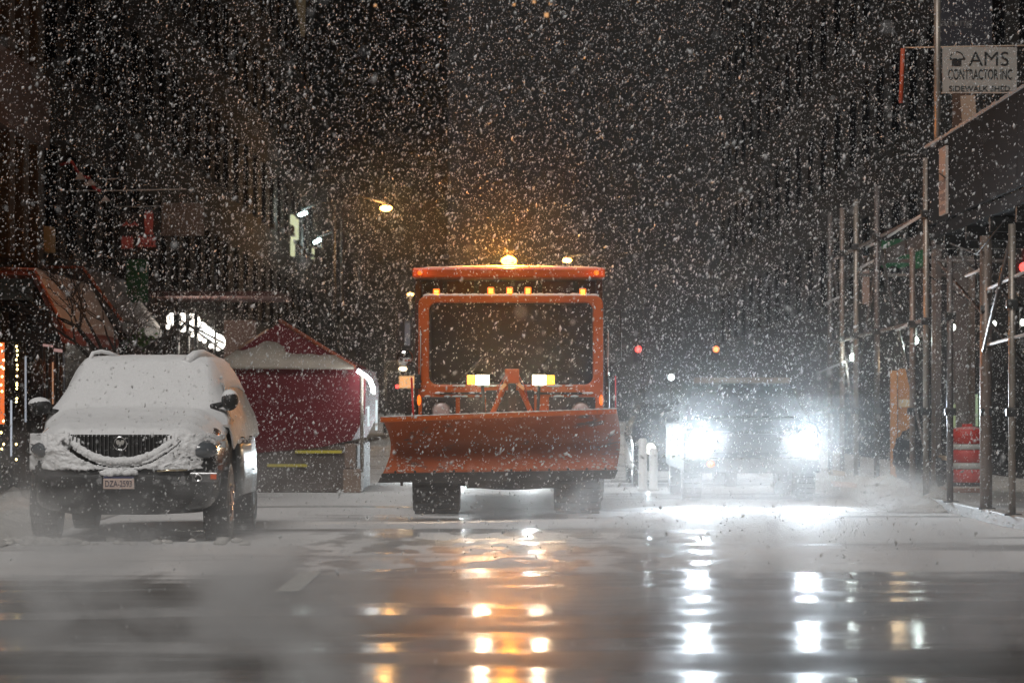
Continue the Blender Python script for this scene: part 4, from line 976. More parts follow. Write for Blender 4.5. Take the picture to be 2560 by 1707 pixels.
for px, py, r_, lab in gl:
    p = W(px, py, 58.6); bm = NB(); blob(bm, p, (r_, r_, r_ * 1.15), 3); o = obj('globe_bulb', bm, E_bulb, None, smooth=True); tag(o, lab, 'light bulb', G1)
a, b = W(497, 815, 58.3), W(540, 848, 58.3); tag(tubeo('tube_light', emis('tube_white', (1, 0.97, 0.92), 4), None, [a, b], 0.10, 12), 'slanting white fluorescent tube among the globe bulbs', 'light tube')
bulb0 = None
for px, py in ((481, 836), (492, 840), (501, 846), (511, 852), (527, 865), (536, 847), (437, 822), (420, 817)):
    p = W(px, py, 58.0)
    if bulb0 is None:
        bm = NB(); blob(bm, p, (0.038, 0.038, 0.045), 2); bulb0 = obj('small_bulb', bm, E_bulb, TC, smooth=True); q0 = p
    else: c = bulb0.copy(); C.objects.link(c); c.parent = TC; c.location = p - q0
lamp('terrace_lamp', 'POINT', W(500, 830, 57.8), 60, (1.0, 0.9, 0.78), TC, size=0.3)
# planters with greenery and pale rubble behind the SUV
bm = NB()
for k in range(160):
    c = W(random.gauss(345, 16), random.gauss(852, 12), 54 + random.random()); bx(bm, c.x - 0.03, c.x + 0.03, c.y, c.y + 0.004, c.z - 0.02, c.z + 0.02, Matrix.Rotation(random.random() * 6, 3, 'Y') @ Matrix.Rotation(random.random() * 6, 3, 'X'))
tr_ = empty('potted_shrub', (X(345, 54.5), 54.5, 0.14), 'small green shrub in a tall pot behind the SUV roof', 'shrub')
tag(obj('foliage', bm, mat('leaf', (0.05, 0.13, 0.03), 0.6), tr_), kind='stuff')
boxo('pot', M_conc, tr_, X(330, 54.5), X(360, 54.5), 54.2, 54.8, 0.14, Z(868, 54.5), bevel=0.02)

# signs hanging on the left facades
d = 60
tag(boxo('tan_signboard', mat('tan_sign', (0.20, 0.145, 0.11), 0.8, var=0.3, vscale=2.5), None, X(402, d), X(510, d), d, d + 0.08, Z(590, d), Z(507, d), bevel=0.02), 'tan rectangular signboard jutting out over the left pavement', 'signboard')
r = empty('red_script_sign', (X(350, 57), 57, Z(640, 57)), 'red looping neon-like shapes below the tan signboard', 'sign')
boxo('backing', M_black, r, X(300, 57), X(400, 57), 57.02, 57.06, Z(645, 57), Z(530, 57))
M_redtube = mat('dull_red_tube', (0.30, 0.06, 0.05), 0.5, emit=(1.0, 0.2, 0.15), estr=0.04)
def squiggle(cx, cy_, w, h, n, name='stroke'):
    pts = []
    for k in range(n * 8 + 1):
        t = k / 8; pts.append(W(cx - w / 2 + w * (k / (n * 8)) + 4 * math.sin(t * 6.28), cy_ + h / 2 * math.cos(t * 6.28), 56.98))
    tubeo(name, M_redtube, r, pts, 0.022, 5)
squiggle(318, 606, 28, 30, 4); squiggle(367, 604, 44, 26, 5); squiggle(326, 559, 40, 9, 2); squiggle(372, 557, 20, 60, 3)
tag(boxo('green_banner', mat('green_cloth', (0.01, 0.085, 0.03), 0.8, var=0.6, vscale=5), None, X(316, 56), X(370, 56), 56, 56.04, Z(756, 56), Z(648, 56)), 'dark green banner hanging left above the terrace', 'banner')
r = empty('red_stepped_sign', (X(200, 52), 52, Z(470, 52)), 'red zigzag wall sign with snow caught on its steps, upper left', 'sign')
bm = NB(); tube(bm, [W(150, 412, 52), W(180, 405, 52), W(200, 440, 52), W(222, 445, 52), W(235, 470, 52), W(252, 478, 52)], 0.03, 6); obj('red_frame', bm, mat('sign_red', (0.4, 0.04, 0.03), 0.5), r, smooth=True)
for px, py, w, h in ((202, 440, 26, 20), (228, 456, 30, 17), (265, 497, 24, 14)):
    bm = NB(); prism(bm, [(X(px - w / 2, 52), Z(py + h / 2, 52)), (X(px + w / 2, 52), Z(py + h / 2, 52)), (X(px, 52), Z(py - h / 2, 52))], 'y', 51.9, 52.05); obj('snow_cap', bm, mat('snow_cap_m', (0.45, 0.42, 0.40), 0.8), r)
for (xa, ya, xb, yb, d, lab) in ((150, 478, 466, 473, 53, 'thin snow-lined cable over the left pavement, the long lower one'), (255, 448, 300, 446, 53, 'short snow-lined cable above the longer one at left'), (290, 517, 402, 515, 59, 'faint cable leading to the tan signboard')):
    tag(tubeo('overhead_cable', mat('cable_snow', (0.4, 0.4, 0.38), 0.7), None, [W(xa, ya, d), W((xa + xb) / 2, (ya + yb) / 2 + 1, d), W(xb, yb, d)], 0.012, 5), lab, 'cable', 'snow-lined cables')

# ------------------------------------------------------------------ street lamps
def street_lamp(px, py, d, side, label, em, ecol, power, head, tilt=0):
    p = W(px, py, d); bxp = side * 5.95
    r = empty('street_lamp', (bxp, d, 0.14), label, 'street lamp', 'street lamps')
    tubeo('pole', M_black, r, [(bxp, d, 0.14), (bxp, d, p.z + 0.3)], 0.09, 10, r1=0.05)
    tubeo('arm', M_black, r, [(bxp, d, p.z + 0.25), ((bxp + p.x) / 2, d, p.z + 0.42), (p.x, d, p.z + 0.16)], 0.035, 8)
    bm = NB()
    if head == 'tube': bx(bm, p.x - 0.16, p.x + 0.16, d - 0.15, d + 0.15, p.z - 0.05, p.z + 0.05, Matrix.Rotation(R(tilt), 3, 'Y')); obj('head', bm, em, r, bevel=0.04)
    else: blob(bm, p, (0.20, 0.12, 0.09), 3); obj('head', bm, em, r, smooth=True)
    if power: lamp('lamp_light', 'POINT', p + Vector((0, -0.3, -0.1)), power, ecol, r, size=0.15)
    return r
street_lamp(965, 521, 107, -1, 'sodium street lamp glowing orange high left of the plow', E_sodium, (1, 0.5, 0.15), 300, 'globe')
street_lamp(1418, 651, 145, 1, 'yellow street lamp glowing just right of the truck beacon', E_sodium, (1, 0.62, 0.25), 120, 'globe')
street_lamp(1026, 736, 187, -1, 'far yellow street lamp half hidden by the truck box', emis('sodium2', (1.0, 0.60, 0.18), 9), (1, 0.62, 0.25), 60, 'globe')
street_lamp(757, 535, 112, -1, 'cool white LED street lamp, upper of the tilted pair at left', E_led, (0.8, 1, 0.95), 40, 'tube', -20)
street_lamp(793, 603, 125, -1, 'cool white LED street lamp, lower of the tilted pair at left', E_led, (0.8, 1, 0.95), 40, 'tube', -30)
street_lamp(1007, 922, 150, -1, 'warm lamp low beside the truck mirror', emis('sodium3', (1.0, 0.8, 0.55), 4), (1, 0.7, 0.4), 100, 'globe')
# far lights low over the street
for (px, py, d, r_, e_, lab, cat) in ((1596, 873, 110, 0.11, E_red, 'red traffic signal glowing right of the truck', 'traffic light'), (1790, 873, 110, 0.10, emis('amber_sig', (1.0, 0.25, 0.05), 4), 'orange-red traffic signal above the pickup', 'traffic light'), (2560, 668, 45, 0.07, E_red, 'red lamp at the right edge under the shed', 'lamp')):
    r = empty('traffic_signal' if cat != 'lamp' else 'red_lamp', (X(px, d), d, Z(py, d) - 0.3), lab, cat)
    bm = NB(); blob(bm, W(px, py, d), (r_, r_ * 0.6, r_), 2); obj('lens', bm, e_, r, smooth=True)
    boxo('housing', M_black, r, X(px, d) - r_ * 1.6, X(px, d) + r_ * 1.6, d + r_ * 0.65, d + r_ * 2, Z(py, d) - r_ * 4, Z(py, d) + r_ * 2)
    tubeo('hanger', M_black, r, [(X(px, d), d + r_, Z(py, d)), (X(px, d), d + r_, Z(py, d) + 1.5), (X(px, d) + (3 if px < 2500 else 0.3), d + r_, Z(py, d) + 1.6)], 0.03, 6)
p = W(1678, 943, 105); r = empty('distant_lamp', (p.x, 105, 0), 'small white lamp on a thin pole above the glare', 'lamp')
bm = NB(); blob(bm, p, (0.10, 0.1, 0.10), 2); obj('globe', bm, emis('w2', (0.95, 1, 1), 6), r, smooth=True); tubeo('pole', M_darkmetal, r, [(p.x, 105.1, 0), (p.x, 105.1, p.z)], 0.04, 6)
p = W(1020, 955, 90); tag(boxo('lit_shop_sign', emis('shop_glow', (1.0, 0.5, 0.2), 0.9), None, p.x - 0.25, p.x + 0.22, 90, 90.1, p.z - 0.17, p.z + 0.17, bevel=0.03), 'glowing orange panel low between plow blade and mirror', 'lit sign')
p = W(993, 966, 95); tag(boxo('tail_light', E_red, None, p.x - 0.05, p.x + 0.05, 95, 95.1, p.z - 0.05, p.z + 0.05, bevel=0.03), 'tiny pink-red tail light left of the plow mirror', 'tail light')

# ------------------------------------------------------------------ sidewalk shed and scaffold on the right
SH = empty('sidewalk_shed', (5.7, 40, 0.14), 'sidewalk shed of pipe scaffold with dark plywood parapet along the right pavement', 'scaffold')
xs_ = 5.62
for k in range(4):                                    # parapet boards, each a sheet of its own
    y0 = 33.0 + k * 2.62; boxo('parapet_panel', M_ply, SH, xs_, xs_ + 0.04, y0, y0 + 2.60, 3.80, 4.86)
bm = NB(); n = 50
for i in range(n):
    y = 33.0 + 10.45 * i / n; bx(bm, xs_ - 0.02, xs_ + 0.07, y, y + 10.45 / n, 4.862, 4.885 + 0.02 * random.random())
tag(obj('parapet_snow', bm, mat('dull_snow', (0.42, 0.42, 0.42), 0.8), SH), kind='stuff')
boxo('deck', M_ply, SH, xs_ + 0.05, 8.9, 33, 43.4, 3.62, 3.78)
for y in (34, 36, 38, 40, 42): boxo('deck_beam', M_darkmetal, SH, xs_ + 0.06, 8.9, y, y + 0.1, 3.44, 3.615)
posts = [(2530, 36.0), (2465, 38.2), (2375, 40.9), (2315, 43.3), (2281, 44.8), (2192, 49.1), (2140, 52.1), (2105, 54.3), (2075, 56.4)]
tops = {2530: 560, 2465: 590, 2375: 640, 2315: 395, 2281: 620, 2192: 465, 2140: 500, 2105: 520, 2075: 530}
M_pipes = [M_galv, mat('pipe2', (0.22, 0.17, 0.14), 0.5, metal=0.4, var=0.4), mat('pipe3', (0.14, 0.12, 0.11), 0.5, metal=0.4, var=0.4)]
for i, (px, d) in enumerate(posts):
    tubeo('post', M_pipes[i % 3], SH, [(X(px, d), d, 0.14), (X(px, d), d, Z(tops[px], d))], 0.042 if px != 2465 else 0.075, 10)
for i, (px, d, t, w, m) in enumerate(((2395, 53, 640, 0.32, M_pipes[2]), (2344, 53, 620, 0.12, M_pipes[2]), (2430, 54, 640, 0.1, M_pipes[1]), (2335, 45.5, 600, 0.05, M_pipes[1]), (2165, 56, 640, 0.12, mat('tan_post', (0.3, 0.2, 0.16), 0.6)))):
    b0 = 0.14 if px != 2165 else Z(760, d)
    boxo('inner_post', m, SH, X(px, d) - w / 2, X(px, d) + w / 2, d, d + 0.1, b0, Z(t, d))
for i, (px, d) in enumerate(posts):
    x = X(px, d)
    for zc in (2.52, 3.97, 1.3):
        if zc < Z(tops[px], d): boxo('coupler', M_darkmetal, SH, x - 0.07, x + 0.07, d - 0.07, d + 0.05, zc - 0.05, zc + 0.05, bevel=0.015)
    boxo('base_plate', M_darkmetal, SH, x - 0.1, x + 0.1, d - 0.1, d + 0.1, 0.141, 0.16)
for (xa, ya, za, xb, yb, zb_) in ((5.65, 43.3, 0.5, 5.65, 49.1, 3.8), (5.65, 49.1, 3.9, 5.65, 54.3, 0.6), (5.62, 36.0, 3.3, 5.62, 38.2, 2.0), (5.7, 43.3, 3.4, 7.6, 43.4, 1.2), (5.7, 40.9, 3.3, 6.7, 41, 2.5), (5.65, 52.1, 0.4, 5.65, 56.4, 4.0)):
    tubeo('brace', M_pipes[2], SH, [(xa, ya, za), (xb, yb, zb_)], 0.022, 6)
for k in range(5): boxo('guard_plank', mat('old_plank', (0.05, 0.04, 0.03), 0.8, var=0.4), SH, 5.68, 5.72, 43.6 + k * 2.6, 43.6 + k * 2.6 + 2.4, 3.55 + 0.02 * (k % 2), 3.77)
for (xa, ya, za, xb, yb, zb_) in ((5.6, 36.2, 3.5, 5.6, 40.9, 3.45), (6.2, 43, 3.5, 7.4, 50, 3.2), (5.7, 45, 3.3, 8.0, 46, 2.9)):
    tubeo('cable', M_black, SH, [(xa, ya, za), ((xa + xb) / 2, (ya + yb) / 2, min(za, zb_) - 0.25), (xb, yb, zb_)], 0.012, 5)
M_railsnow = mat('rail_snow', (0.6, 0.6, 0.6), 0.6)
for (a, b, da, db) in (((2220, 592), (2314, 532), 47.6, 43.4), ((2144, 674), (2186, 651), 52, 49.4), ((2166, 618), (2186, 610), 51, 49.4), ((2240, 826), (2279, 808), 47, 44.8), ((2466, 724), (2600, 662), 38.2, 34.2), ((2468, 862), (2600, 826), 38.2, 34.2), ((2415, 690), (2458, 672), 40, 38.2), ((2060, 760), (2100, 742), 57, 54.3), ((2050, 930), (2110, 905), 57, 54)):
    tubeo('snowy_rail', M_railsnow, SH, [W(a[0], a[1], da), W(b[0], b[1], db)], 0.020, 8)
for y in (44.8, 49.1, 54.3): tubeo('cross_pipe', M_pipes[2], SH, [(5.7, y, 3.6), (8.6, y, 3.6)], 0.03, 8)
tubeo('cross_pipe', M_pipes[1], SH, [(5.66, 43.4, 4.0), (5.66, 57, 3.95)], 0.028, 8)
tubeo('cross_pipe', M_pipes[1], SH, [(5.66, 43.4, 2.55), (5.66, 57, 2.5)], 0.028, 8)
tubeo('upper_post', M_galv, SH, [(X(2343, 43), 43.0, 4.0), (X(2343, 43), 43.0, 7.4)], 0.045, 10)
# frame with orange post and the contractor board
d = 46.0
tubeo('frame_rail', mat('rail_tan', (0.42, 0.33, 0.25), 0.6), SH, [W(2258, 120, d), W(2700, 112, d)], 0.012, 6)
tubeo('orange_post', mat('orange_post_m', (0.42, 0.08, 0.03), 0.6), SH, [W(2257, 122, d), W(2252, 258, d)], 0.032, 8)
SG = empty('contractor_sign', (X(2452, d), d, Z(232, d)), 'grey-white contractor board lettered AMS CONTRACTOR INC above the shed', 'sign')
boxo('board', M_signw, SG, X(2356, d), X(2542, d), d - 0.02, d + 0.02, Z(231, d), Z(119, d), bevel=0.004)
boxo('bottom_edge', mat('edge_tan', (0.45, 0.38, 0.33), 0.6), SG, X(2353, d), X(2546, d), d - 0.03, d + 0.02, Z(234, d), Z(231.5, d))
yS = d - 0.024
text_mesh('lettering', 'AMS', M_ink, SG, (X(2471, d), yS, Z(148, d)), 100 * d / FPX, 35 * d / FPX, bold=0.0)
text_mesh('lettering', 'CONTRACTOR INC', M_ink, SG, (X(2450, d), yS, Z(187, d)), 160 * d / FPX, 26 * d / FPX, bold=0.012)
text_mesh('lettering', 'SIDEWALK SHED', M_ink, SG, (X(2448, d), yS, Z(222.5, d)), 152 * d / FPX, 14 * d / FPX, bold=0.01)
bm = NB()                                             # hard hat mark over a block
arc = [W(2375 + 17 - 17 * math.cos(math.pi * k / 12), 147 - 17 * math.sin(math.pi * k / 12), yS) for k in range(13)]
tube(bm, arc, 0.007, 6); tube(bm, [W(2374, 148, yS), W(2413, 148, yS)], 0.009, 6); tube(bm, [arc[-2], W(2413, 147, yS)], 0.006, 6); obj('hard_hat_mark', bm, M_ink, SG)
boxo('mark_block', M_ink, SG, X(2379, d), X(2403, d), yS - 0.003, yS + 0.002, Z(166, d), Z(151, d))
T2 = empty('dark_shop_sign', (X(2400, 50), 50, Z(110, 50)), 'dark board with faint grey letters aining at the top right', 'sign')
boxo('board', mat('navy_board', (0.012, 0.013, 0.02), 0.6), T2, X(2350, 50), X(2480, 50), 50, 50.06, Z(115, 50), Z(-40, 50))
text_mesh('lettering', 'aining', mat('faint_letters', (0.11, 0.11, 0.11), 0.7), T2, (X(2391, 50), 49.99, Z(60, 50)), 78 * 50 / FPX, 24 * 50 / FPX, bold=0.01)
M_paper = mat('weathered_paper', (0.42, 0.36, 0.32), 0.7, var=0.12, vscale=8)
dq = 5.61 * FPX / (2378 - CX)
pp = tag(boxo('permit_poster', M_paper, None, 5.575, 5.612, 41.15, 41.78, 3.85 + 0.0, 4.72), 'long pale permit poster pasted on the dark plywood parapet', 'poster')
for k, (z0, z1) in enumerate(((4.16, 4.30), (4.02, 4.12), (3.90, 3.98))):
    boxo('print_block', mat('faded_print', (0.20, 0.18, 0.18), 0.7), pp, 5.570, 5.574, 41.2, 41.7, z0, z1)
tubeo('cable', M_black, pp, [(5.568, 41.12, 4.30), (5.566, 41.8, 4.42)], 0.008, 5)
pb = W(2422, 275, 44); tag(boxo('tan_poster', mat('tan_poster_m', (0.36, 0.27, 0.20), 0.7, var=0.2, vscale=5), None, pb.x - 0.10, pb.x + 0.10, 44.0, 44.03, pb.z - 0.26, pb.z + 0.2, rot=Matrix.Rotation(R(-4), 3, 'Y')), 'small tan poster leaning just above the parapet under the board', 'poster')
tag(boxo('brown_panel', mat('brown_panel2', (0.07, 0.04, 0.025), 0.8, var=0.4), None, X(2372, 45), X(2412, 45), 44.6, 44.65, Z(330, 45), Z(240, 45)), 'dark brown panel beside the small tan poster', 'panel')
# green net
bm = NB(); n = 14
for i in range(n):
    for j in range(8):
        pass
g0 = [bm.verts.new(W(2205 + 8 * i, 600 + 3 * math.sin(i), 50 - 0.1 * i)) for i in range(14)]; g1 = [bm.verts.new(W(2205 + 8 * i, 668 + 4 * math.sin(i * 1.3), 50 - 0.1 * i)) for i in range(14)]
for i in range(13): bm.faces.new((g0[i], g0[i + 1], g1[i + 1], g1[i]))
o = obj('debris_netting', bm, M_net); so = o.modifiers.new('s', 'SOLIDIFY'); so.thickness = 0.02; tag(o, 'green debris netting draped between the scaffold poles', 'netting')
# wall lamps under the shed
for (px, py, d, r_, lab, pw) in ((2131, 893, 54, 0.055, 'cool white lamp under the shed nearest the pickup', 25), (2290, 851, 47, 0.05, 'cool white lamp between the two scaffold pipes', 25), (2384, 818, 46, 0.045, 'small greenish-white lamp beside the wide post', 0), (2486, 809, 44, 0.04, 'round white lamp near the thick right pipe', 0), (2556, 806, 43, 0.045, 'white lamp cut by the right edge', 0)):
    r = empty('shed_lamp', (X(px, d), d + 0.1, Z(py, d)), lab, 'lamp', 'lamps under the sidewalk shed')
    bm = NB(); blob(bm, W(px, py, d), (r_ * 0.8, r_ * 0.7, r_ * 1.15), 2); obj('globe', bm, E_shed if pw else emis('shed_dim', (0.95, 1, 0.9), 2.2), r, smooth=True)
    boxo('bracket', M_darkmetal, r, X(px, d) - 0.02, X(px, d) + 0.02, d + 0.045, d + 0.15, Z(py, d) - 0.05, Z(py, d) + 0.22)
    if pw: lamp('shed_lamp_light', 'POINT', W(px, py, d - 0.15), pw, (0.85, 1, 0.95), r, size=0.06)
for px, ya, yb, c, s in ((2452, 990, 1072, (0.75, 1.0, 0.7), 0.8), (2442, 985, 1065, (0.75, 1, 0.6), 0.3), (2386, 1010, 1068, (0.8, 0.95, 0.5), 0.25)):
    tag(tubeo('vertical_strip_light', emis('strip%d' % px, c, s), None, [W(px, ya, 52), W(px, yb, 52)], 0.022, 6), {2452: 'brightest green-white strip light above the barrel', 2442: 'dimmer strip light just left of the brightest', 2386: 'faint yellow strip light at the barrel left edge'}[px], 'strip light', 'strip lights behind the barrel')
tag(boxo('pink_flag', mat('pink_cloth', (0.45, 0.08, 0.12), 0.7), None, X(2452, 50), X(2464, 50), 50, 50.02, Z(958, 50), Z(915, 50)), 'small pink marker flag above the barrel', 'flag')
# orange-lit boards by the kerb
d = 50.5
tag(boxo('orange_board', M_plyor, None, X(2226, d), X(2243, d), d, d + 0.05, 0.14, Z(926, d)), 'tall narrow orange board standing under the shed', 'board', 'orange boards under the shed')
bb = empty('orange_board', (X(2266, d), d + 0.3, 0.14), 'wider orange board with a pale label, behind black bags', 'board', 'orange boards under the shed')
boxo('plank', M_plyor, bb, X(2251, d), X(2282, d), d + 0.3, d + 0.34, 0.14, Z(921, d)); boxo('pale_label', mat('pale_label_m', (0.75, 0.62, 0.40), 0.6), bb, X(2252, d), X(2281, d), d + 0.28, d + 0.298, Z(1017, d), Z(998, d))
lamp('board_lamp', 'POINT', (X(2250, 49), 49.2, 2.0), 12, (1.0, 0.75, 0.45), bb, size=0.1)
for i, (px, w, h, lab) in enumerate(((2272, 0.30, 0.85, 'tall black trash bag against the orange board'), (2302, 0.28, 0.55, 'black trash bag right of the tallest one'), (2335, 0.34, 0.45, 'low black trash bag nearest the barrel'))):
    bm = NB(); blob(bm, (X(px, 49.4), 49.4, 0.14 + h / 2), (w * 0.75, w * 0.8, h / 2 + 0.02), 4, 0.25, 9, i * 5)
    tag(obj('trash_bag', bm, mat('bag_black', (0.012, 0.012, 0.014), 0.35, bump=0.6, bscale=14), None, smooth=True), lab, 'trash bag', 'black trash bags on the right pavement')
# channelizer drum
BD = 49.5; bxx = X(2418, BD)
BR = empty('traffic_drum', (bxx, BD, 0.14), 'red and white banded traffic drum on the right pavement', 'traffic drum')
bands = [(0.14, 0.40, 0.255, M_red), (0.40, 0.50, 0.25, M_reflw), (0.50, 0.70, 0.245, M_red), (0.70, 0.79, 0.24, M_reflw), (0.79, 1.02, 0.235, M_red)]
for z0, z1, r_, m in bands:
    bm = NB(); lathe(bm, [(r_ - 0.01, z0 + 0.002), (r_, z0 + 0.015), (r_, z1 - 0.015), (r_ - 0.01, z1 - 0.002)], (bxx, BD, 0), n=28); obj('band', bm, m, BR, smooth=True)
bm = NB(); lathe(bm, [(0.30, 0.142), (0.30, 0.19), (0.26, 0.2)], (bxx, BD - 0.0, 0), n=24); obj('rubber_base', bm, M_rubber, BR)
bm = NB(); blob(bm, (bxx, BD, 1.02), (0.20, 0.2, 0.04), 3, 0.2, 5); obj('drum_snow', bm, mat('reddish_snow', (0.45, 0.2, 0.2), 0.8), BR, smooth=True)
boxo('handle', M_red, BR, bxx - 0.08, bxx + 0.08, BD - 0.015, BD + 0.015, 1.0, 1.10, bevel=0.01)
# ploughed bank of dirty snow at the right kerb, lying planks
def snowbank(name, x0, x1, y0, y1, h, label, seed, m=M_snow_dirty):
    bm = NB(); nx, ny = 16, int((y1 - y0) * 7); g = []
    for j in range(ny + 1):
        row = []
        for i in range(nx + 1):
            u, v = i / nx, j / ny; x = x0 + (x1 - x0) * u; y = y0 + (y1 - y0) * v
            prof_ = math.sin(math.pi * u) ** 0.8 * min(1, math.sin(math.pi * v) * 4)
            z = max(0, h * prof_ * (0.75 + 0.8 * noise.fractal(Vector((x * 2.5 + seed, y * 2.5, 0)), 1, 2, 4)))
            row.append(bm.verts.new((x, y, z + 0.01)))
        g.append(row)
    for a, b in zip(g, g[1:]):
        for i in range(nx): bm.faces.new((a[i], a[i + 1], b[i + 1], b[i]))
    return tag(obj(name, bm, m, None, smooth=True, origin=False), label, None, None, 'stuff')
snowbank('snow_bank', 4.9, 6.3, 41, 70, 0.24, 'ploughed dirty snow bank along the right kerb', 3)
snowbank('snow_bank', -7.2, -4.95, 29, 60, 0.26, 'low snow bank along the left kerb behind the SUV', 9)
for (px, py, w, d, lab, m) in ((2115, 1213, 0.32, 47.5, 'short pale plank end lying at the right kerb', mat('plank_white', (0.6, 0.45, 0.38), 0.6)), (2098, 1184, 0.20, 49, 'small tan offcut above the pale plank end', mat('plank_tan', (0.4, 0.3, 0.2), 0.6)), (2368, 1146, 0.08, 49, 'tiny orange offcut near the drum', mat('plank_tan', (0.4, 0.3, 0.2), 0.6))):
    tag(boxo('plank_offcut', m, None, X(px, d) - w / 2, X(px, d) + w / 2, d, d + 0.7, Z(py, d) - 0.03, Z(py, d) + 0.04, rot=Matrix.Rotation(R(4), 3, 'Y'), bevel=0.008), lab, 'plank')
tag(boxo('long_plank', mat('plank_brown', (0.36, 0.2, 0.14), 0.7, var=0.3), None, X(2330, 45), X(2470, 45), 44.9, 45.05, Z(1252, 45) + 0.12, Z(1243, 45) + 0.13, bevel=0.01), 'long brown plank lying along the snow bank before the drum', 'plank')

# ------------------------------------------------------------------ snow lumps in the road around the SUV wheels
bm = NB()
for k in range(90):
    x = random.uniform(-5.2, -4.4) if k < 50 else random.uniform(-5.0, -2.6); y = random.uniform(31.3, 32.6)
    s = random.uniform(0.02, 0.06); blob(bm, (x, y, s * 0.4), (s * 1.5, s, s * 0.7), 1, 0.4, 15, k)
tag(obj('slush_lumps', bm, M_snow_dirty, None, smooth=True, origin=False), 'lumps of slush around the SUV wheels', None, None, 'stuff')

# ------------------------------------------------------------------ falling snow
def flakes():
    import numpy as np
    rng = np.random.default_rng(11)
    n = 370000
    x = rng.uniform(-10.5, 10.5, n); y = rng.uniform(5.0, 60.0, n); z = rng.uniform(0.03, 9.6, n)
    keep = (np.abs(x) < 0.16 * y + 1.8) & (z < 1.35 + 0.1275 * y + 0.9)
    # leave the room taken by solid vehicles empty
    keep &= ~((np.abs(x) < 1.25) & (y > 39.3) & (y < 48) & (z < 3.1))
    keep &= ~((np.abs(x + 3.9) < 1.02) & (y > 31.9) & (y < 37.2) & (z < 1.95))
    keep &= ~((np.abs(x - 3.43) < 1.0) & (y > 45.6) & (y < 51.2) & (z < 1.75))
    keep &= rng.uniform(0, 1, n) < np.clip((y - 6) / 20, 0.18, 1)
    x, y, z = x[keep], y[keep], z[keep]; n = len(x)
    r = 0.0037 * np.exp(rng.normal(0, 0.50, n)); r = np.clip(r, 0.0022, 0.018); print('flakes kept', n)
    r *= np.clip(y / 26, 0.45, 1.5) ** 0.6
    el = rng.uniform(0.9, 2.4, n)
    ang = rng.normal(0.28, 0.45, n); ang2 = rng.normal(0, 0.5, n)
    ax = np.stack([np.sin(ang), np.sin(ang2) * 0.6, np.cos(ang)], 1); ax /= np.linalg.norm(ax, axis=1)[:, None]
    t = rng.normal(size=(n, 3)); u = np.cross(ax, t); u /= np.linalg.norm(u, axis=1)[:, None]; v = np.cross(ax, u)
    c = np.stack([x, y, z], 1)
    P = [c + ax * (r * el)[:, None], c - ax * (r * el)[:, None]]
    for k in range(3):
        a = math.pi * 2 / 3 * k; P.append(c + u * (r * math.cos(a))[:, None] + v * (r * math.sin(a))[:, None])
    V = np.stack(P, 1).reshape(-1, 3)
    tri = np.array([(0, 2, 3), (0, 3, 4), (0, 4, 2), (1, 3, 2), (1, 4, 3), (1, 2, 4)])
    F = (np.arange(n)[:, None, None] * 5 + tri[None]).reshape(-1)
    me = bpy.data.meshes.new('falling_snow')
    me.vertices.add(len(V)); me.vertices.foreach_set('co', V.astype('f').ravel())
    nf = len(F) // 3
    me.loops.add(nf * 3); me.loops.foreach_set('vertex_index', F.astype('i'))
    me.polygons.add(nf); me.polygons.foreach_set('loop_start', (np.arange(nf) * 3).astype('i'))
    me.update(calc_edges=True); me.polygons.foreach_set('use_smooth', np.ones(nf, bool))
    m = bpy.data.materials.new('snowflake'); m.use_nodes = True; N = m.node_tree.nodes; L = m.node_tree.links
    N.remove(N['Principled BSDF'])
    d1 = N.new('ShaderNodeBsdfDiffuse'); d1.inputs[0].default_value = (0.92, 0.92, 0.92, 1)
    t1 = N.new('ShaderNodeBsdfTranslucent'); t1.inputs[0].default_value = (0.92, 0.92, 0.92, 1)
    mx = N.new('ShaderNodeMixShader'); mx.inputs[0].default_value = 0.28
    L.new(d1.outputs[0], mx.inputs[1]); L.new(t1.outputs[0], mx.inputs[2]); L.new(mx.outputs[0], N['Material Output'].inputs['Surface'])
    me.materials.append(m)
    o = bpy.data.objects.new('falling_snow', me); C.objects.link(o)
    tag(o, 'dense flurry of white snowflakes falling all over the street', None, None, 'stuff')
flakes()

# ------------------------------------------------------------------ haze and steam
bm = NB(); bx(bm, -30, 45, -8, 340, -1.1, 80)
m = bpy.data.materials.new('haze_air'); m.use_nodes = True; N = m.node_tree.nodes; L = m.node_tree.links; N.remove(N['Principled BSDF'])
pv = N.new('ShaderNodeVolumePrincipled'); pv.inputs['Color'].default_value = (0.95, 0.95, 0.95, 1); pv.inputs['Density'].default_value = 0.0005; pv.inputs['Anisotropy'].default_value = 0.975
L.new(pv.outputs[0], N['Material Output'].inputs['Volume'])
o = obj('haze', bm, m, None, origin=False); tag(o, kind='stuff')

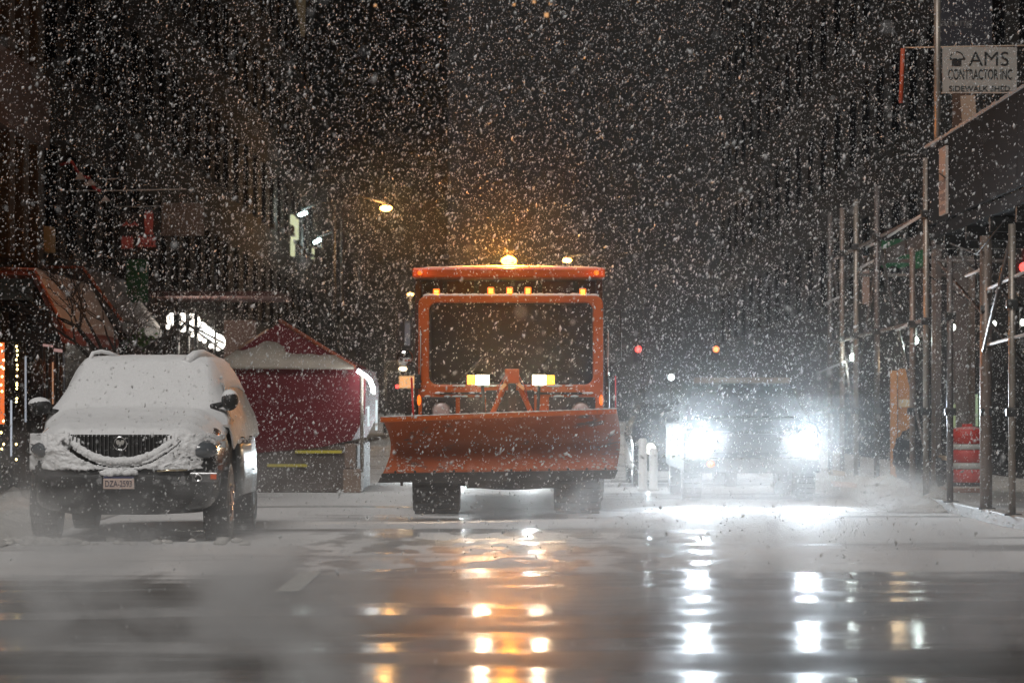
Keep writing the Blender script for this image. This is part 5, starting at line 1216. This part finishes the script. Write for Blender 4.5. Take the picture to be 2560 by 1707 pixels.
def steam_mat(dens, nscale, thr, g=0.3):
    m = bpy.data.materials.new('steam_cloud'); m.use_nodes = True; N = m.node_tree.nodes; L = m.node_tree.links; N.remove(N['Principled BSDF'])
    tc = N.new('ShaderNodeTexCoord'); geo = N.new('ShaderNodeNewGeometry')
    mp = N.new('ShaderNodeMapping'); mp.inputs['Scale'].default_value = (1, 0.5, 1.5); L.new(geo.outputs['Position'], mp.inputs[0])
    nz = N.new('ShaderNodeTexNoise'); nz.inputs['Scale'].default_value = nscale; nz.inputs['Detail'].default_value = 4.5; nz.inputs['Distortion'].default_value = 0.6; L.new(mp.outputs[0], nz.inputs['Vector'])
    mr = N.new('ShaderNodeMapRange'); mr.inputs[1].default_value = thr; mr.inputs[2].default_value = thr + 0.24; L.new(nz.outputs['Fac'], mr.inputs[0])
    ln = N.new('ShaderNodeVectorMath'); ln.operation = 'LENGTH'; L.new(tc.outputs['Object'], ln.inputs[0])
    fr = N.new('ShaderNodeMapRange'); fr.interpolation_type = 'SMOOTHSTEP'; fr.inputs[1].default_value = 1.0; fr.inputs[2].default_value = 0.15; L.new(ln.outputs['Value'], fr.inputs[0])
    a = N.new('ShaderNodeMath'); a.operation = 'MULTIPLY'; L.new(mr.outputs[0], a.inputs[0]); L.new(fr.outputs[0], a.inputs[1])
    b = N.new('ShaderNodeMath'); b.operation = 'MULTIPLY'; L.new(a.outputs[0], b.inputs[0]); b.inputs[1].default_value = dens
    pv = N.new('ShaderNodeVolumePrincipled'); pv.inputs['Color'].default_value = (0.97, 0.97, 0.97, 1); pv.inputs['Anisotropy'].default_value = g
    L.new(b.outputs[0], pv.inputs['Density']); L.new(pv.outputs[0], N['Material Output'].inputs['Volume'])
    return m
def steam(c, r, dens, nscale=0.9, thr=0.42, label='', g=0.35):
    bm = NB(); bx(bm, -1, 1, -1, 1, -0.0, 1)
    bmesh.ops.recalc_face_normals(bm, faces=bm.faces)
    me = bpy.data.meshes.new('steam'); bm.to_mesh(me); bm.free(); me.materials.append(steam_mat(dens, nscale, thr, g))
    o = bpy.data.objects.new('steam', me); C.objects.link(o); o.location = (c[0], c[1], 0.02); o.scale = r
    tag(o, label, None, None, 'stuff')
steam((2.0, 27.5, 0), (3.4, 10, 1.4), 0.26, 1.4, 0.46, 'bright steam drifting over the road before the headlights', 0.45)
steam((-1.2, 16.5, 0), (3.4, 6.0, 1.25), 1.3, 1.8, 0.48, 'low grey steam drifting over the wet foreground at left', 0.0)
steam((-4.75, 29.6, 0), (1.1, 2.0, 1.4), 1.1, 1.8, 0.42, 'greenish steam in front of the parked SUV', 0.0)
steam((2.4, 18.0, 0), (3.2, 6.5, 1.15), 0.8, 1.5, 0.48, 'thin steam over the wet foreground at right', 0.5)
steam((2.6, 39.5, 0), (2.6, 4.0, 0.85), 0.14, 1.3, 0.38, 'white vapour glowing low in front of the pickup headlights', 0.5)
steam((1.1, 39.0, 0), (1.0, 1.3, 0.8), 0.45, 1.8, 0.43, 'spray hanging round the right front tyre of the plow')
steam((5.3, 43.5, 0), (0.9, 2.5, 0.8), 0.8, 1.5, 0.40, 'pale steam puff over the right snow bank')
